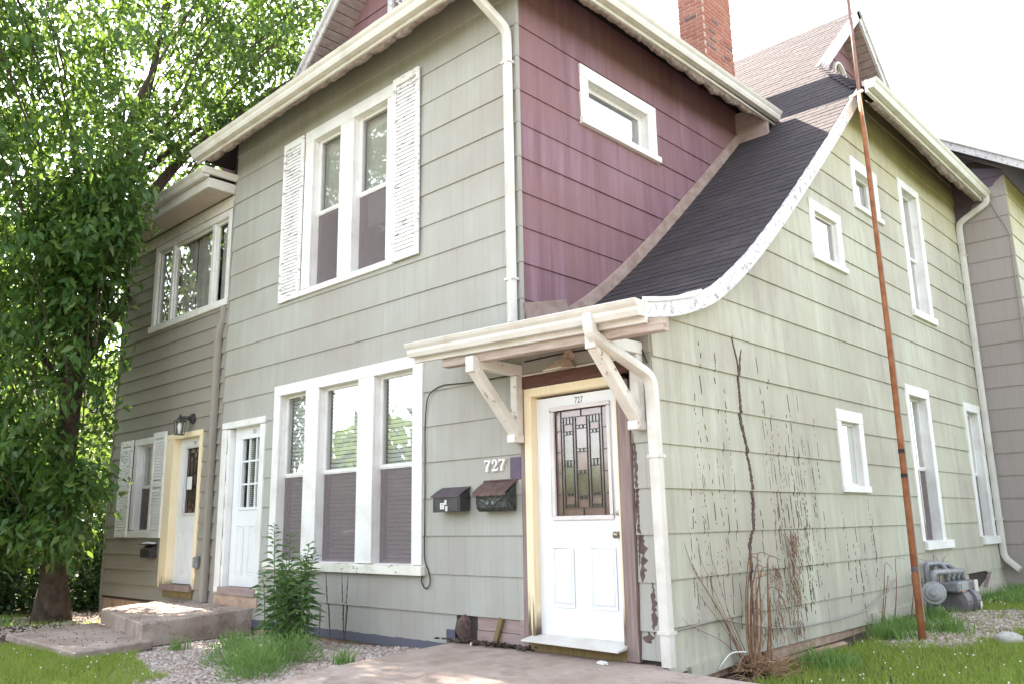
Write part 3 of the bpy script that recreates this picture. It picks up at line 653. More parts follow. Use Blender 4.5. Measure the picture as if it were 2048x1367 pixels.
def door(fr, a, b, z0, z1, dep, gl, numb, panels, frame_mat='white', leaded=True, grid=None, knob_u=None, label=None, numh=0.05):
    ga, gb, gc, gd = gl; m = MB()
    for (p, q, r, s) in rects_minus((a, b, z0, z1), [gl]): m.box(p, q, -dep - 0.04, -dep, r, s, fr)
    dr = m.build('door', 'door', house, label=label)
    fm = MB(); rect_ring(fm, fr, ga - 0.035, gb + 0.035, gc - 0.035, gd + 0.035, 0.038, -dep - 0.001, -dep + 0.016); fm.build('glass_frame', 'doorglassframe' if leaded else 'door', dr, bevel=0.005)
    for (p, q, r, s) in panels:
        pm = MB(); rect_ring(pm, fr, p, q, r, s, 0.014, -dep - 0.001, -dep + 0.006)
        rect_ring(pm, fr, p + 0.03, q - 0.03, r + 0.03, s - 0.03, 0.008, -dep - 0.001, -dep + 0.004)
        pm.box(p + 0.038, q - 0.038, -dep - 0.001, -dep + 0.003, r + 0.038, s - 0.038, fr); pm.build('panel', 'door', dr, bevel=0.002)
    if leaded:
        W, Hh = gb - ga, gd - gc; X = lambda t: ga + W * t; Z = lambda t: gc + Hh * t
        # rectangles (x0,x1,z0,z1,kind) of the leaded light
        cells = []
        for i in range(5): cells.append((0.0, 0.115, i / 5, (i + 1) / 5, 'd')); cells.append((0.885, 1.0, i / 5, (i + 1) / 5, 'd'))
        cells += [(0.115, 0.5, 0.0, 0.075, 'd'), (0.5, 0.885, 0.0, 0.075, 'd'), (0.115, 0.5, 0.925, 1.0, 'd'), (0.5, 0.885, 0.925, 1.0, 'd')]
        cells += [(0.115, 0.165, 0.075, 0.925, 'd'), (0.835, 0.885, 0.075, 0.925, 'd')]
        def colm(x0, x1, cuts):
            for c0, c1, k in cuts:
                if k == 'b':
                    n = 3
                    for j in range(n): cells.append((x0 + (x1 - x0) * j / n, x0 + (x1 - x0) * (j + 1) / n, c0, c1, 'b'))
                else: cells.append((x0, x1, c0, c1, k))
        colm(0.165, 0.345, [(0.075, 0.105, 'c'), (0.105, 0.185, 'd'), (0.185, 0.21, 'b'), (0.21, 0.455, 'c'), (0.455, 0.515, 'b'), (0.515, 0.76, 'c'), (0.76, 0.79, 'b'), (0.79, 0.86, 'd'), (0.86, 0.925, 'b')])
        colm(0.345, 0.395, [(0.075, 0.5, 'd'), (0.5, 0.925, 'd')])
        colm(0.395, 0.605, [(0.075, 0.155, 'd'), (0.155, 0.185, 'b'), (0.185, 0.385, 'c'), (0.385, 0.415, 'b'), (0.415, 0.59, 'd'), (0.59, 0.62, 'b'), (0.62, 0.81, 'c'), (0.81, 0.84, 'b'), (0.84, 0.925, 'd')])
        colm(0.605, 0.655, [(0.075, 0.5, 'd'), (0.5, 0.925, 'd')])
        colm(0.655, 0.835, [(0.075, 0.105, 'c'), (0.105, 0.185, 'd'), (0.185, 0.21, 'b'), (0.21, 0.455, 'c'), (0.455, 0.515, 'b'), (0.515, 0.76, 'c'), (0.76, 0.79, 'b'), (0.79, 0.86, 'd'), (0.86, 0.925, 'b')])
        lead = MB()
        for (x0, x1, c0, c1, k) in cells:
            dd = dep + 0.014 + random.uniform(-0.001, 0.001)
            MB().box(X(x0) + 0.002, X(x1) - 0.002, -dd - 0.004, -dd, Z(c0) + 0.002, Z(c1) - 0.002, fr).build('pane', 'glassbevel' if k in 'bc' else 'glassdoor', dr)
            rect_ring(lead, fr, X(x0), X(x1), Z(c0), Z(c1), 0.0035, -dep - 0.02, -dep - 0.008)
        lead.build('caming', 'lead', dr)
        MB().box(ga, gb, -dep - 0.037, -dep - 0.033, gc, gd, fr).build('backing_glass', 'curtaindim', dr)
    if grid:
        nx_, nz_ = grid
        for i in range(nx_):
            for j in range(nz_):
                p, q = ga + (gb - ga) * i / nx_, ga + (gb - ga) * (i + 1) / nx_; r, s = gc + (gd - gc) * j / nz_, gc + (gd - gc) * (j + 1) / nz_
                MB().box(p, q, -dep - 0.02, -dep - 0.016, r, s, fr).build('pane', 'glass', dr)
        mm = MB()
        for i in range(1, nx_): u = ga + (gb - ga) * i / nx_; mm.box(u - 0.012, u + 0.012, -dep - 0.014, -dep + 0.008, gc, gd, fr)
        for j in range(1, nz_): z = gc + (gd - gc) * j / nz_; mm.box(ga, gb, -dep - 0.013, -dep + 0.006, z - 0.012, z + 0.012, fr)
        mm.build('muntin', 'door', dr)
        bb = MB(); z = gd
        while z > gc: bb.add([fr(ga, -dep - 0.08, z - 0.016), fr(gb, -dep - 0.08, z - 0.016), fr(gb, -dep - 0.065, z), fr(ga, -dep - 0.065, z)], [(0, 1, 2, 3)]); z -= 0.026
        bb.build('blind', 'blinddim', dr, recalc=False)
    if numb: text_mesh(numb[0], numh, fr, numb[1], -dep, numb[2], 'ink', dr, sx=0.8)
    if knob_u is not None:
        MB().lathe(fr(knob_u[0], -dep, knob_u[1]), Vector(fr(0, 1, 0)) - Vector(fr(0, 0, 0)), [(0, 0.028), (0.006, 0.028), (0.012, 0.012), (0.03, 0.012), (0.036, 0.027), (0.055, 0.028), (0.064, 0.012), (0.065, 0.0)], 14).build('knob', knob_u[2], dr, smooth=True)
    return dr
M['curtaindim'] = simple('dim_hall_behind_glass', (0.44, 0.39, 0.38), (0.54, 0.49, 0.48), 6, 0.8)
# 727
d727 = door(FRONT, -1.285, -0.372, 0.135, 2.150, 0.045, (-1.082, -0.497, 1.112, 2.025), ('727', -0.795, 2.098), [(-1.13, -0.90, 0.36, 0.86), (-0.72, -0.46, 0.36, 0.86)], knob_u=(-0.425, 0.955, 'brass'), label='white door with tall leaded glass under the 727', numh=0.055)
MB().lathe(FRONT(-0.425, -0.045, 1.13), (0, -1, 0), [(0, 0.022), (0.012, 0.02), (0.014, 0.0)], 12).build('deadbolt', 'brass', d727)
fm = MB(); fm.box(-1.372, -1.290, -0.12, 0.030, 0.03, 2.175, FRONT).box(-0.368, -0.345, -0.12, 0.028, 0.10, 2.175, FRONT).box(-1.372, -0.345, -0.12, 0.029, 2.172, 2.25, FRONT)
dfm = fm.build('door_frame', 'cream', house, bevel=0.004)
MB().box(-1.312, -1.286, -0.12, 0.012, 0.14, 2.165, FRONT).build('door_stop', 'cream', dfm)
MB().box(-1.425, -1.375, -0.02, 0.022, 0.03, 2.26, FRONT).build('side_board', 'post', house)
MB().box(-0.342, -0.222, -0.05, 0.040, 0.005, 2.20, FRONT).build('side_post', 'post', house, bevel=0.004)
MB().box(-1.43, -0.205, -0.02, 0.034, 2.255, 2.362, FRONT).build('header_board', 'header', house)
MB().box(-1.43, -0.205, -0.02, 0.045, 2.364, 2.378, FRONT).build('header_trim', 'peel', house)
MB().hexa([FRONT(-1.34, -0.05, 0.10), FRONT(-0.33, -0.05, 0.10), FRONT(-0.33, 0.165, 0.078), FRONT(-1.34, 0.165, 0.090), FRONT(-1.34, -0.05, 0.135), FRONT(-0.33, -0.05, 0.135), FRONT(-0.33, 0.165, 0.092), FRONT(-1.34, 0.165, 0.104)]).build('threshold', 'gutter', house, bevel=0.003)
MB().box(-1.33, -0.34, -0.06, 0.045, 0.003, 0.088, FRONT).build('rotten_sill_beam', 'stake', house)
# door1 (cream frame) and door2 (white frame)
d1 = door(AF, -8.415, -7.640, 0.31, 2.36, 0.075, (-8.18, -7.735, 1.285, 2.215), ('725', -7.97, 2.285), [(-8.26, -8.07, 0.45, 1.05), (-7.95, -7.74, 0.45, 1.05)], knob_u=(-7.69, 1.13, 'blackmetal'), label='white door with leaded glass in a yellow wooden frame')
fm = MB(); fm.box(-8.665, -8.42, -0.10, 0.034, 0.255, 2.36, AF).box(-7.635, -7.548, -0.10, 0.032, 0.255, 2.36, AF).box(-8.665, -7.548, -0.10, 0.035, 2.36, 2.44, AF)
fm.build('door_frame', 'cream', house, bevel=0.004)
MB().box(-8.48, -7.60, -0.08, 0.07, 0.225, 0.30, AF).build('door_sill', 'post', house); MB().box(-8.46, -7.59, -0.02, 0.04, 0.13, 0.222, AF).build('door_sill', 'stake', house)
MB().box(-8.12, -7.98, -0.068, -0.062, 1.62, 1.80, AF).build('paper_notice', 'sticker', d1)
d2 = door(FRONT, -6.735, -5.945, 0.335, 2.385, 0.07, (-6.515, -6.00, 1.325, 2.215), ('723', -6.25, 2.30), [(-6.58, -6.40, 0.48, 1.10), (-6.28, -6.08, 0.48, 1.10)], leaded=False, grid=(3, 3), knob_u=(-5.99, 1.16, 'blackmetal'), label='white door with nine small panes in a white frame')
fm = MB(); fm.box(-6.93, -6.80, -0.02, 0.034, 0.26, 2.36, FRONT).box(-6.80, -6.745, -0.10, 0.012, 0.26, 2.36, FRONT).box(-5.94, -5.83, -0.10, 0.034, 0.26, 2.36, FRONT).box(-6.93, -5.83, -0.10, 0.036, 2.37, 2.455, FRONT).box(-6.8, -5.94, -0.10, 0.0, 2.386, 2.40, FRONT)
fm.build('door_frame', 'white', house, bevel=0.004)
MB().box(-6.80, -5.88, -0.10, 0.05, 0.235, 0.33, FRONT).build('door_sill', 'rawplank', house); MB().box(-6.9, -5.85, -0.10, 0.028, 0.10, 0.232, FRONT).build('door_sill', 'stucco', house)

# broken bottom of the wall beside the pad
for k, (z0, z1) in enumerate(((0.005, 0.115), (0.12, 0.237))): MB().box(-2.02, -1.47, -0.03, 0.008 - 0.007 * k, z0, z1, FRONT).build('bare_plank', 'rawplank', house)
MB().box(-1.472, -1.428, -0.03, 0.020, 0.005, 0.24, FRONT).build('bare_stud', 'rawplank', house)
MB().blob((-2.16, 0.0, 0.12), (0.13, 0.05, 0.13), 3, (10, 6), 1, 0.2).build('exposed_stone', 'greymold', house, smooth=True)
MB().box(-2.42, -2.30, -0.01, 0.026, -0.02, 0.10, FRONT).build('unpainted_patch', simple('slate_unpainted', (0.085, 0.085, 0.12), (0.12, 0.115, 0.15), 12, 0.8), house)
M['mauvepatch'] = simple('unpainted_mauve', (0.105, 0.080, 0.12), (0.14, 0.105, 0.15), 14, 0.8)
MB().box(-1.560, -1.427, 0.0, 0.0245, 1.448, 1.647, FRONT).build('unpainted_patch', 'mauvepatch', house)
# peeled paint scabs on the strip right of the door and by the corner
rn = random.Random(4)
FS = lap(FRONT, 0.597, 0.3585); RS = lap(R0, 0.614, 0.349)
def scab(fr, pts, w, mat, parent, name, d=0.022, seed=0, jag=0.5, into=None):
    """thin irregular crust that follows a line of (u,z) points"""
    r = random.Random(seed); m = MB(); P = []
    n = max(2, int(sum(math.hypot(b[0] - a[0], b[1] - a[1]) for a, b in zip(pts, pts[1:])) / 0.018))
    tot = [0]
    for a, b in zip(pts, pts[1:]): tot.append(tot[-1] + math.hypot(b[0] - a[0], b[1] - a[1]))
    L = []; R = []
    for i in range(n + 1):
        s = tot[-1] * i / n; k = max(j for j in range(len(pts)) if tot[j] <= s + 1e-9); k = min(k, len(pts) - 2)
        f = (s - tot[k]) / max(1e-6, tot[k + 1] - tot[k]); u = pts[k][0] + (pts[k + 1][0] - pts[k][0]) * f; z = pts[k][1] + (pts[k + 1][1] - pts[k][1]) * f
        e = min(1.0, 3.0 * min(i, n - i) / n + 0.15); wl = w * e * (1 + jag * r.uniform(-1, 1)); wr = w * e * (1 + jag * r.uniform(-1, 1))
        L.append((u - wl / 2, z)); R.append((u + wr / 2, z))
    k = n + 1; V = [fr(u, d, z) for u, z in L] + [fr(u, d, z) for u, z in R] + [fr(u, -0.004, z) for u, z in L] + [fr(u, -0.004, z) for u, z in R]
    F = []
    for i in range(n): F += [(i, i + 1, k + i + 1, k + i), (i, 2 * k + i, 2 * k + i + 1, i + 1), (k + i, k + i + 1, 3 * k + i + 1, 3 * k + i)]
    F += [(0, k, 3 * k, 2 * k), (n, 2 * k + n, 3 * k + n, k + n)]
    if into is not None: into.add(V, F); return into
    m.add(V, F); return m.build(name, mat, parent)
for i, (u, za, zb, w) in enumerate(((-0.200, 1.75, 1.05, 0.022), (-0.195, 1.35, 0.72, 0.02), (-0.17, 0.98, 0.60, 0.05), (-0.09, 0.60, 0.20, 0.035), (-0.15, 0.25, 0.04, 0.07), (-0.012, 1.9, 1.2, 0.012), (-0.014, 1.0, 0.1, 0.016))):
    scab(FS, [(u, za), (u + 0.012, (za + zb) / 2), (u - 0.004, zb)], w, 'greymold', fw2, 'peeled_patch', 0.0035, i, 0.95)

# house number on the wall: three raised serif digits
def digit7(u, z, w, h):
    p = [(0.04, 1.0), (0.04, 0.70), (0.10, 0.70), (0.16, 0.82), (0.68, 0.84), (0.30, 0.36), (0.24, 0.0), (0.56, 0.0), (0.58, 0.34), (0.98, 0.86), (0.98, 1.0), (0.90, 0.97), (0.14, 0.97), (0.10, 1.0)]
    return [(u + a * w, z + b * h) for a, b in p]
def digit2(u, z, w, h):
    p = [(0.06, 0.66), (0.10, 0.86), (0.28, 0.98), (0.54, 1.0), (0.80, 0.92), (0.92, 0.74), (0.84, 0.54), (0.50, 0.30), (0.42, 0.21), (0.84, 0.19), (0.90, 0.32), (0.97, 0.32), (0.94, 0.0), (0.04, 0.0), (0.05, 0.10), (0.40, 0.36), (0.60, 0.60), (0.62, 0.78), (0.50, 0.90), (0.34, 0.86), (0.36, 0.72), (0.26, 0.60), (0.12, 0.58)]
    return [(u + a * w, z + b * h) for a, b in p]
hn = thing('house_number', 'raised white serif digits 727 above the two black mailboxes', 'house number', (-1.75, -0.02, 1.53))
for k, (fn, u) in enumerate(((digit7, -1.888), (digit2, -1.792), (digit7, -1.700))):
    poly = fn(u, 1.534, 0.086, 0.108); n = len(poly)
    MB().add([FRONT(a, 0.036, b) for a, b in poly] + [FRONT(a, 0.012, b) for a, b in poly], [tuple(range(n))] + [(i, n + i, n + (i + 1) % n, (i + 1) % n) for i in range(n)]).build('digit', 'white', hn)

# ================================================================== roofs
RX = 0.14
m = MB(); ysr = [p[0] for p in PROF] + [5.6, 6.4, 7.4, 8.45]
# roof deck of the catslide, as one curved slab
def deck(x0, x1, ys_, th=0.05, dz=0.0):
    b = MB(); k = len(ys_); V = []
    for y in ys_:
        z = prof(y) + dz; V += [(x0(y), y, z), (x1(y), y, z), (x0(y), y, z - th), (x1(y), y, z - th)]
    F = []
    for i in range(k - 1):
        a, c = 4 * i, 4 * (i + 1); F += [(a, a + 1, c + 1, c), (a + 2, c + 2, c + 3, a + 3), (a, c, c + 2, a + 2), (a + 1, a + 3, c + 3, c + 1)]
    F += [(0, 2, 3, 1), (4 * k - 4, 4 * k - 3, 4 * k - 1, 4 * k - 2)]
    return b.add(V, F)
xr = lambda y: RX if y < 5.0 else max(-0.88, RX - (y - 5.0) * 1.02 / 1.42)
xl = lambda y: -2.22 if y < -0.02 else (-1.39 if y < 4.85 else -4.2)
roof = deck(lambda y: -1.385 if y >= 0 else -2.22, xr, [y for y in ysr if y <= 4.7] + [4.84], 0.06, -0.012).build('catslide_roof', 'shingle', house)
roof2 = deck(lambda y: -4.2, xr, [4.86, 5.0, 5.2, 5.6, 6.0, 6.42, 7.0, 8.45], 0.06, -0.012).build('main_roof', 'shingle', house)
# back slope + hip on the right
MB().add([(-4.2, 8.45, 9.88), (-0.88, 8.45, 9.88), (-0.88, 12.0, 6.5), (-4.2, 12.0, 6.5)], [(0, 1, 2, 3)]).build('rear_slope', 'shingle', house, recalc=False)
hz = lambda x: 6.36 + 1.12 * (0.48 - x)
hipr = MB()
hp = [(0.48, 4.45), (0.48, 9.43), (-1.26, 9.43 + 1.0), (-1.26, 6.9), (-0.88, 6.42), (0.14, 5.0)]
hipr.add([(x, y, hz(x)) for x, y in hp] + [(x, y, hz(x) - 0.07) for x, y in hp], [tuple(range(6)), tuple(range(11, 5, -1))] + [(i, 6 + i, 6 + (i + 1) % 6, (i + 1) % 6) for i in range(6)])
hipr = hipr.build('hip_roof', 'shingle', house)
# shingle tabs: shared meshes, one object per tab on the catslide
def tabmesh(w):
    b = MB(); b.hexa([(0, -0.005, -0.004), (w, -0.005, -0.004), (w, 0.148, -0.010), (0, 0.148, -0.010), (0, -0.005, 0.0035), (w, -0.005, 0.0035), (w, 0.148, -0.002), (0, 0.148, -0.002)])
    return b.mesh('shingle', 'shingle')
TW = 0.302; tab_full = tabmesh(TW - 0.006)
def arc(y0, y1, step):
    out = []; y = y0; acc = 0.0
    while y < y1:
        out.append((y, prof(y), math.atan2(prof(y + 0.05) - prof(y - 0.05), 0.1))); y += step * math.cos(out[-1][2])
    return out
rows = arc(0.05, 4.95, 0.139); cnt = 0; rn = random.Random(21)
for j, (y, z, a) in enumerate(rows):
    x = -1.385 - ((j * 0.151) % TW) - 0.0; 
    while x < RX - 0.01:
        xa, xb = max(x, -1.384), min(x + TW, RX + 0.012)
        if xb - xa > 0.03:
            full = abs(xb - xa - TW) < 1e-4
            o = bpy.data.objects.new('shingle', tab_full if full else tabmesh(xb - xa - 0.006))
            o.matrix_basis = Matrix.Translation((xa + 0.003, y, z + rn.uniform(-0.0015, 0.002))) @ Matrix.Rotation(a, 4, 'X') @ Matrix.Rotation(rn.uniform(-0.006, 0.006), 4, 'Y')
            link(o, roof); cnt += 1
        x += TW
# upper field: joined
fld = MB()
for j, (y, z, a) in enumerate(arc(4.98, 8.42, 0.139)):
    x = -3.6 - ((j * 0.151) % TW); R = xr(y)
    while x < R - 0.01:
        xa, xb = x, min(x + TW, R + 0.03)
        mt = Matrix.Translation((xa + 0.003, y, z + rn.uniform(-0.002, 0.003))) @ Matrix.Rotation(a, 4, 'X'); w = xb - xa - 0.006
        if w > 0.02:
            fld.hexa([mt @ Vector(p) for p in [(0, -0.005, -0.004), (w, -0.005, -0.004), (w, 0.148, -0.010), (0, 0.148, -0.010), (0, -0.005, 0.0035), (w, -0.005, 0.0035), (w, 0.148, -0.002), (0, 0.148, -0.002)]])
        x += TW
fld.build('shingle_field', 'shingle', roof2, recalc=False, kind='stuff')
# hip caps
hc = MB()
for k in range(10):
    f = k / 11; p = Vector((RX, 5.0, prof(5.0))).lerp(Vector((-0.88, 6.42, prof(6.42))), f); d = Vector((-1.02, 1.42, prof(6.42) - prof(5.0))).normalized()
    MB().bar(p + Vector((0, 0, 0.006)), p + d * 0.18 + Vector((0, 0, -0.004)), 0.15, 0.010).build('hip_cap', 'shingle', hipr)
# flashing board along the purple wall
fl = MB(); ys_ = [0.45] + [p[0] for p in PROF if 0.5 < p[0] < 4.6] + [4.62]
P0 = [(PX + 0.012, y, prof(y) + 0.0) for y in ys_]; k = len(ys_); V = []
for (x, y, z) in P0:
    s = math.atan2(prof(y + .1) - prof(y - .1), .2); nz = Vector((0, -math.sin(s), math.cos(s)))
    V += [Vector((PX + 0.02, y, z + 0.0)), Vector((PX + 0.055, y, z + 0.0)) + nz * 0.0, Vector((PX + 0.05, y, z)) + nz * 0.115, Vector((PX + 0.02, y, z)) + nz * 0.125]
F = []
for i in range(k - 1):
    for q in range(4): F.append((4 * i + q, 4 * i + (q + 1) % 4, 4 * i + 4 + (q + 1) % 4, 4 * i + 4 + q))
fl.add(V, F + [(0, 1, 2, 3), tuple(4 * k - 4 + q for q in (3, 2, 1, 0))]).build('flashing_board', 'flash', house)
MB().bar((PX + 0.035, 0.02, 2.98), (PX + 0.035, 0.62, 3.12), 0.03, 0.17).build('flashing_board', 'flash', house)
# rake board on the catslide edge
rk = MB(); V = []; yy = [-0.56] + [p[0] for p in PROF if p[0] > -0.5] + [5.02]; k = len(yy)
for y in yy:
    s = math.atan2(prof(y + .06) - prof(y - .06), .12); nn = Vector((0, -math.sin(s), math.cos(s))); p = Vector((RX, y, prof(y)))
    w = 0.145 if y > 0.5 else 0.14
    for q, e in ((0.0, 0.0), (0.035, 0.0), (0.035, -w), (0.0, -w)): V.append(p + Vector((q, 0, 0)) + nn * e)
F = []
for i in range(k - 1):
    for q in range(4): F.append((4 * i + q, 4 * i + (q + 1) % 4, 4 * i + 4 + (q + 1) % 4, 4 * i + 4 + q))
rk.add(V, F + [(0, 1, 2, 3), tuple(4 * k - 4 + q for q in (3, 2, 1, 0))]).build('rake_board', 'rake', house)
# metal drip strip bent over the rake foot
ds = MB(); V = []; yy = [-0.36, -0.2, 0.0, 0.2, 0.4, 0.55]; k = len(yy)
for y in yy:
    z = prof(y) + 0.022; V += [(RX - 0.10, y, z), (RX + 0.045, y, z), (RX + 0.047, y, z - 0.035 - 0.006 * math.sin(y * 20)), (RX + 0.044, y, z - 0.034)]
F = [(4 * i + q, 4 * i + q + 1, 4 * i + 5 + q, 4 * i + 4 + q) for i in range(k - 1) for q in range(3)]
ds.add(V, F).build('drip_edge', 'gutter', house)
# rake soffit (underside between rake board and wall)
sf = MB(); V = []; yy = [0.0] + [p[0] for p in PROF if p[0] > 0.05] + [5.0]; k = len(yy)
for y in yy: V += [(0.0, y, prof(y) - 0.10), (RX, y, prof(y) - 0.10)]
sf.add(V, [(2 * i, 2 * i + 1, 2 * i + 3, 2 * i + 2) for i in range(k - 1)]).build('rake_soffit', 'rake', house)

# ---- front block roof: hip skirt, two side slopes, gablet facing the street
XL, XRr, XC = -7.50, -0.90, -4.20
zs = lambda x: EV + SL * (x - XL) if x < XC else EV + SL * (XRr - x)
GY = 0.55; hzf = lambda y: EV + 1.12 * (y + 0.5)
xg = XL + (hzf(GY) - EV) / SL
def slab(pts, th, name, parent=house, mat='shingle'):
    n = len(pts); return MB().add([tuple(p) for p in pts] + [(p[0], p[1], p[2] - th) for p in pts], [tuple(range(n)), tuple(range(2 * n - 1, n - 1, -1))] + [(i, n + i, n + (i + 1) % n, (i + 1) % n) for i in range(n)]).build(name, mat, parent)
xg2 = XL + XRr - xg
slab([(XRr, -0.5, EV), (XRr, 4.92, EV), (XC, 8.3, zs(XC)), (XC, GY, zs(XC)), (xg2, GY, zs(xg2))], 0.09, 'side_slope')
slab([(XL, -0.5, EV), (xg, GY, zs(xg)), (XC, GY, zs(XC)), (XC, 8.3, zs(XC)), (XL, 8.3, EV)], 0.09, 'side_slope')
slab([(XL, -0.5, EV), (XRr, -0.5, EV), (xg2, GY, hzf(GY)), (xg2 - 0.37, GY + 0.37, hzf(GY + 0.37)), (xg + 0.37, GY + 0.37, hzf(GY + 0.37)), (xg, GY, hzf(GY))], 0.07, 'hip_roof')
# gablet wall (purple boards) and its window
GW = FRONTAT(0.92)
gw = MB().add([GW(xg + 0.1, -0.02, 7.6), GW(xg2 - 0.1, -0.02, 7.6), GW(XC, -0.02, zs(XC) - 0.05)], [(0, 1, 2)]).build('gable_wall', 'core', house, recalc=False)
z = 7.62
while z < 9.3:
    a = XL + (z - EV) / SL + 0.12; b = XL + (min(z + 0.3, 9.5) - EV) / SL + 0.12
    for (p, q, r, s) in ((a, XL + XRr - a, b, XL + XRr - b),):
        if s > r: MB().add([GW(p, 0.02, z), GW(q, 0.02, z), GW(s, 0.005, z + 0.3), GW(r, 0.005, z + 0.3), GW(p, -0.004, z), GW(q, -0.004, z)], [(0, 1, 2, 3), (0, 4, 5, 1)]).build('siding_board', 'purple', gw, recalc=False)
    z += 0.3
gwin = MB(); rect_ring(gwin, GW, -4.62, -3.78, 7.72, 8.9, 0.10, 0.0, 0.05); gwin = gwin.build('window', 'rake', house)
MB().box(-4.52, -3.88, 0.016, 0.020, 7.82, 8.8, GW).build('pane', 'glass', gwin)
# gablet rake boards + soffit planks
for sgn in (0, 1):
    mx_ = (lambda x: x) if sgn == 0 else (lambda x: XL + XRr - x)
    a = Vector((mx_(xg - 0.10), GY - 0.02, zs(mx_(xg - 0.10)) - 0.02)); b = Vector((mx_(XC), GY - 0.02, zs(XC) + 0.0))
    MB().bar(a + Vector((0, 0, -0.05)), b + Vector((0, 0, -0.05)), 0.035, 0.15, (0, 0, 1)).build('gable_rake', 'rake', house)
    MB().bar(a + Vector((0, -0.03, 0.0)), b + Vector((0, -0.03, 0.0)), 0.05, 0.05, (0, 0, 1)).build('gable_rake_trim', 'rake', house)
    n = 22; d = b - a
    for i in range(n):
        p = a + d * (i / n); q = a + d * ((i + 0.93) / n); nn = Vector((-d.z, 0, d.x)).normalized(); nn = nn if nn.z > 0 else -nn
        o = -nn * 0.11; jt = random.uniform(-0.012, 0.012)
        P = [p + o, q + o, q + o + Vector((0, 0.40 + jt, 0)), p + o + Vector((0, 0.40 + jt, 0))]
        MB().hexa([x - nn * 0.018 for x in P] + P).build('soffit_board', 'softboard', house)

# ---- right gablet above the hip
GX = -0.88; GWX = -1.25; RPk = Vector((GX, 8.45, prof(8.45)))
gwr = RIGHTAT(GWX)
gr_ = MB().add([gwr(6.4, 0, 7.7), gwr(10.5, 0, 7.7), gwr(8.45, 0, 9.75)], [(0, 1, 2)]).build('gable_wall', 'core', house, recalc=False)
z = 7.75
while z < 9.5:
    a = 6.42 + (z - 7.9) / SL + 0.08; b = a + 0.3 / SL
    if 16.9 - b > b: MB().add([gwr(a, 0.02, z), gwr(16.9 - a, 0.02, z), gwr(16.9 - b, 0.006, z + 0.3), gwr(b, 0.006, z + 0.3), gwr(a, 0.0, z), gwr(16.9 - a, 0.0, z)], [(0, 1, 2, 3), (0, 4, 5, 1)]).build('siding_board', 'purple', gr_, recalc=False)
    z += 0.3
for sgn in (0, 1):
    my = (lambda y: y) if sgn == 0 else (lambda y: 16.9 - y)
    a = Vector((GX, my(6.34), prof(6.34))); b = RPk.copy(); d = b - a; nn = Vector((0, -d.z, d.y)).normalized(); nn = nn if nn.z > 0 else -nn
    MB().bar(a - nn * 0.06 + Vector((0.02, 0, 0)), b - nn * 0.06 + Vector((0.02, 0, 0)), 0.04, 0.17).build('gable_rake', 'rake', house)
    if sgn: 
        MB().bar(a - nn * 0.01 + Vector((0.03, 0, 0)), b - nn * 0.01 + Vector((0.03, 0, 0)), 0.08, 0.04).build('gable_rake_trim', 'rake', house)
    n = 20
    for i in range(n):
        p = a + d * (i / n) - nn * 0.13; q = a + d * ((i + 0.93) / n) - nn * 0.13
        P = [p, q, q + Vector((-0.39, 0, 0)), p + Vector((-0.39, 0, 0))]; MB().hexa([x - nn * 0.018 for x in P] + P).build('soffit_board', 'softboard', house)
# arched attic window
aw_ = MB(); cy_, cz_ = 8.18, 8.60; pts = [(cy_ - 0.25, 7.95), (cy_ - 0.25, cz_)] + [(cy_ - 0.25 * math.cos(t), cz_ + 0.27 * math.sin(t)) for t in [math.pi * k / 10 for k in range(1, 10)]] + [(cy_ + 0.25, cz_), (cy_ + 0.25, 7.95)]
aw_.tube([gwr(u, 0.045, z) for u, z in pts], 0.045, 6, sq=(1.0, 0.7)); aw_ = aw_.build('window', 'peel', house, label='small arched attic window with peeling frame')
n = len(pts); MB().add([gwr(u, 0.024, z) for u, z in pts], [tuple(range(n))]).build('pane', 'glass', aw_, recalc=False)
MB().box(cy_ - 0.02, cy_ + 0.02, 0.022, 0.05, 7.95, 8.85, gwr).build('muntin', 'post', aw_)

# ---- gutters
GP = [(0.0, 0.0), (0.0, -0.115), (0.070, -0.118), (0.088, -0.080), (0.090, -0.055), (0.112, -0.030), (0.125, -0.004), (0.118, 0.004)]
def gutter(a, b, out, name='gutter', mat='gutter', parent=house, s=1.0, fascia=True):
    a, b, out = Vector(a), Vector(b), Vector(out)
    n = len(GP); V = [tuple(a + out * d * s + Vector((0, 0, z * s))) for d, z in GP] + [tuple(b + out * d * s + Vector((0, 0, z * s))) for d, z in GP]
    g_ = MB().add(V, [tuple(range(n))[::-1], tuple(range(n, 2 * n))] + [(i, (i + 1) % n, n + (i + 1) % n, n + i) for i in range(n)]).build(name, mat, parent)
    if fascia:
        f = MB(); o2 = out * -0.02
        f.bar(a + o2 + Vector((0, 0, -0.075)), b + o2 + Vector((0, 0, -0.075)), 0.036, 0.17); f.build('fascia', 'gutter', g_)
    return g_
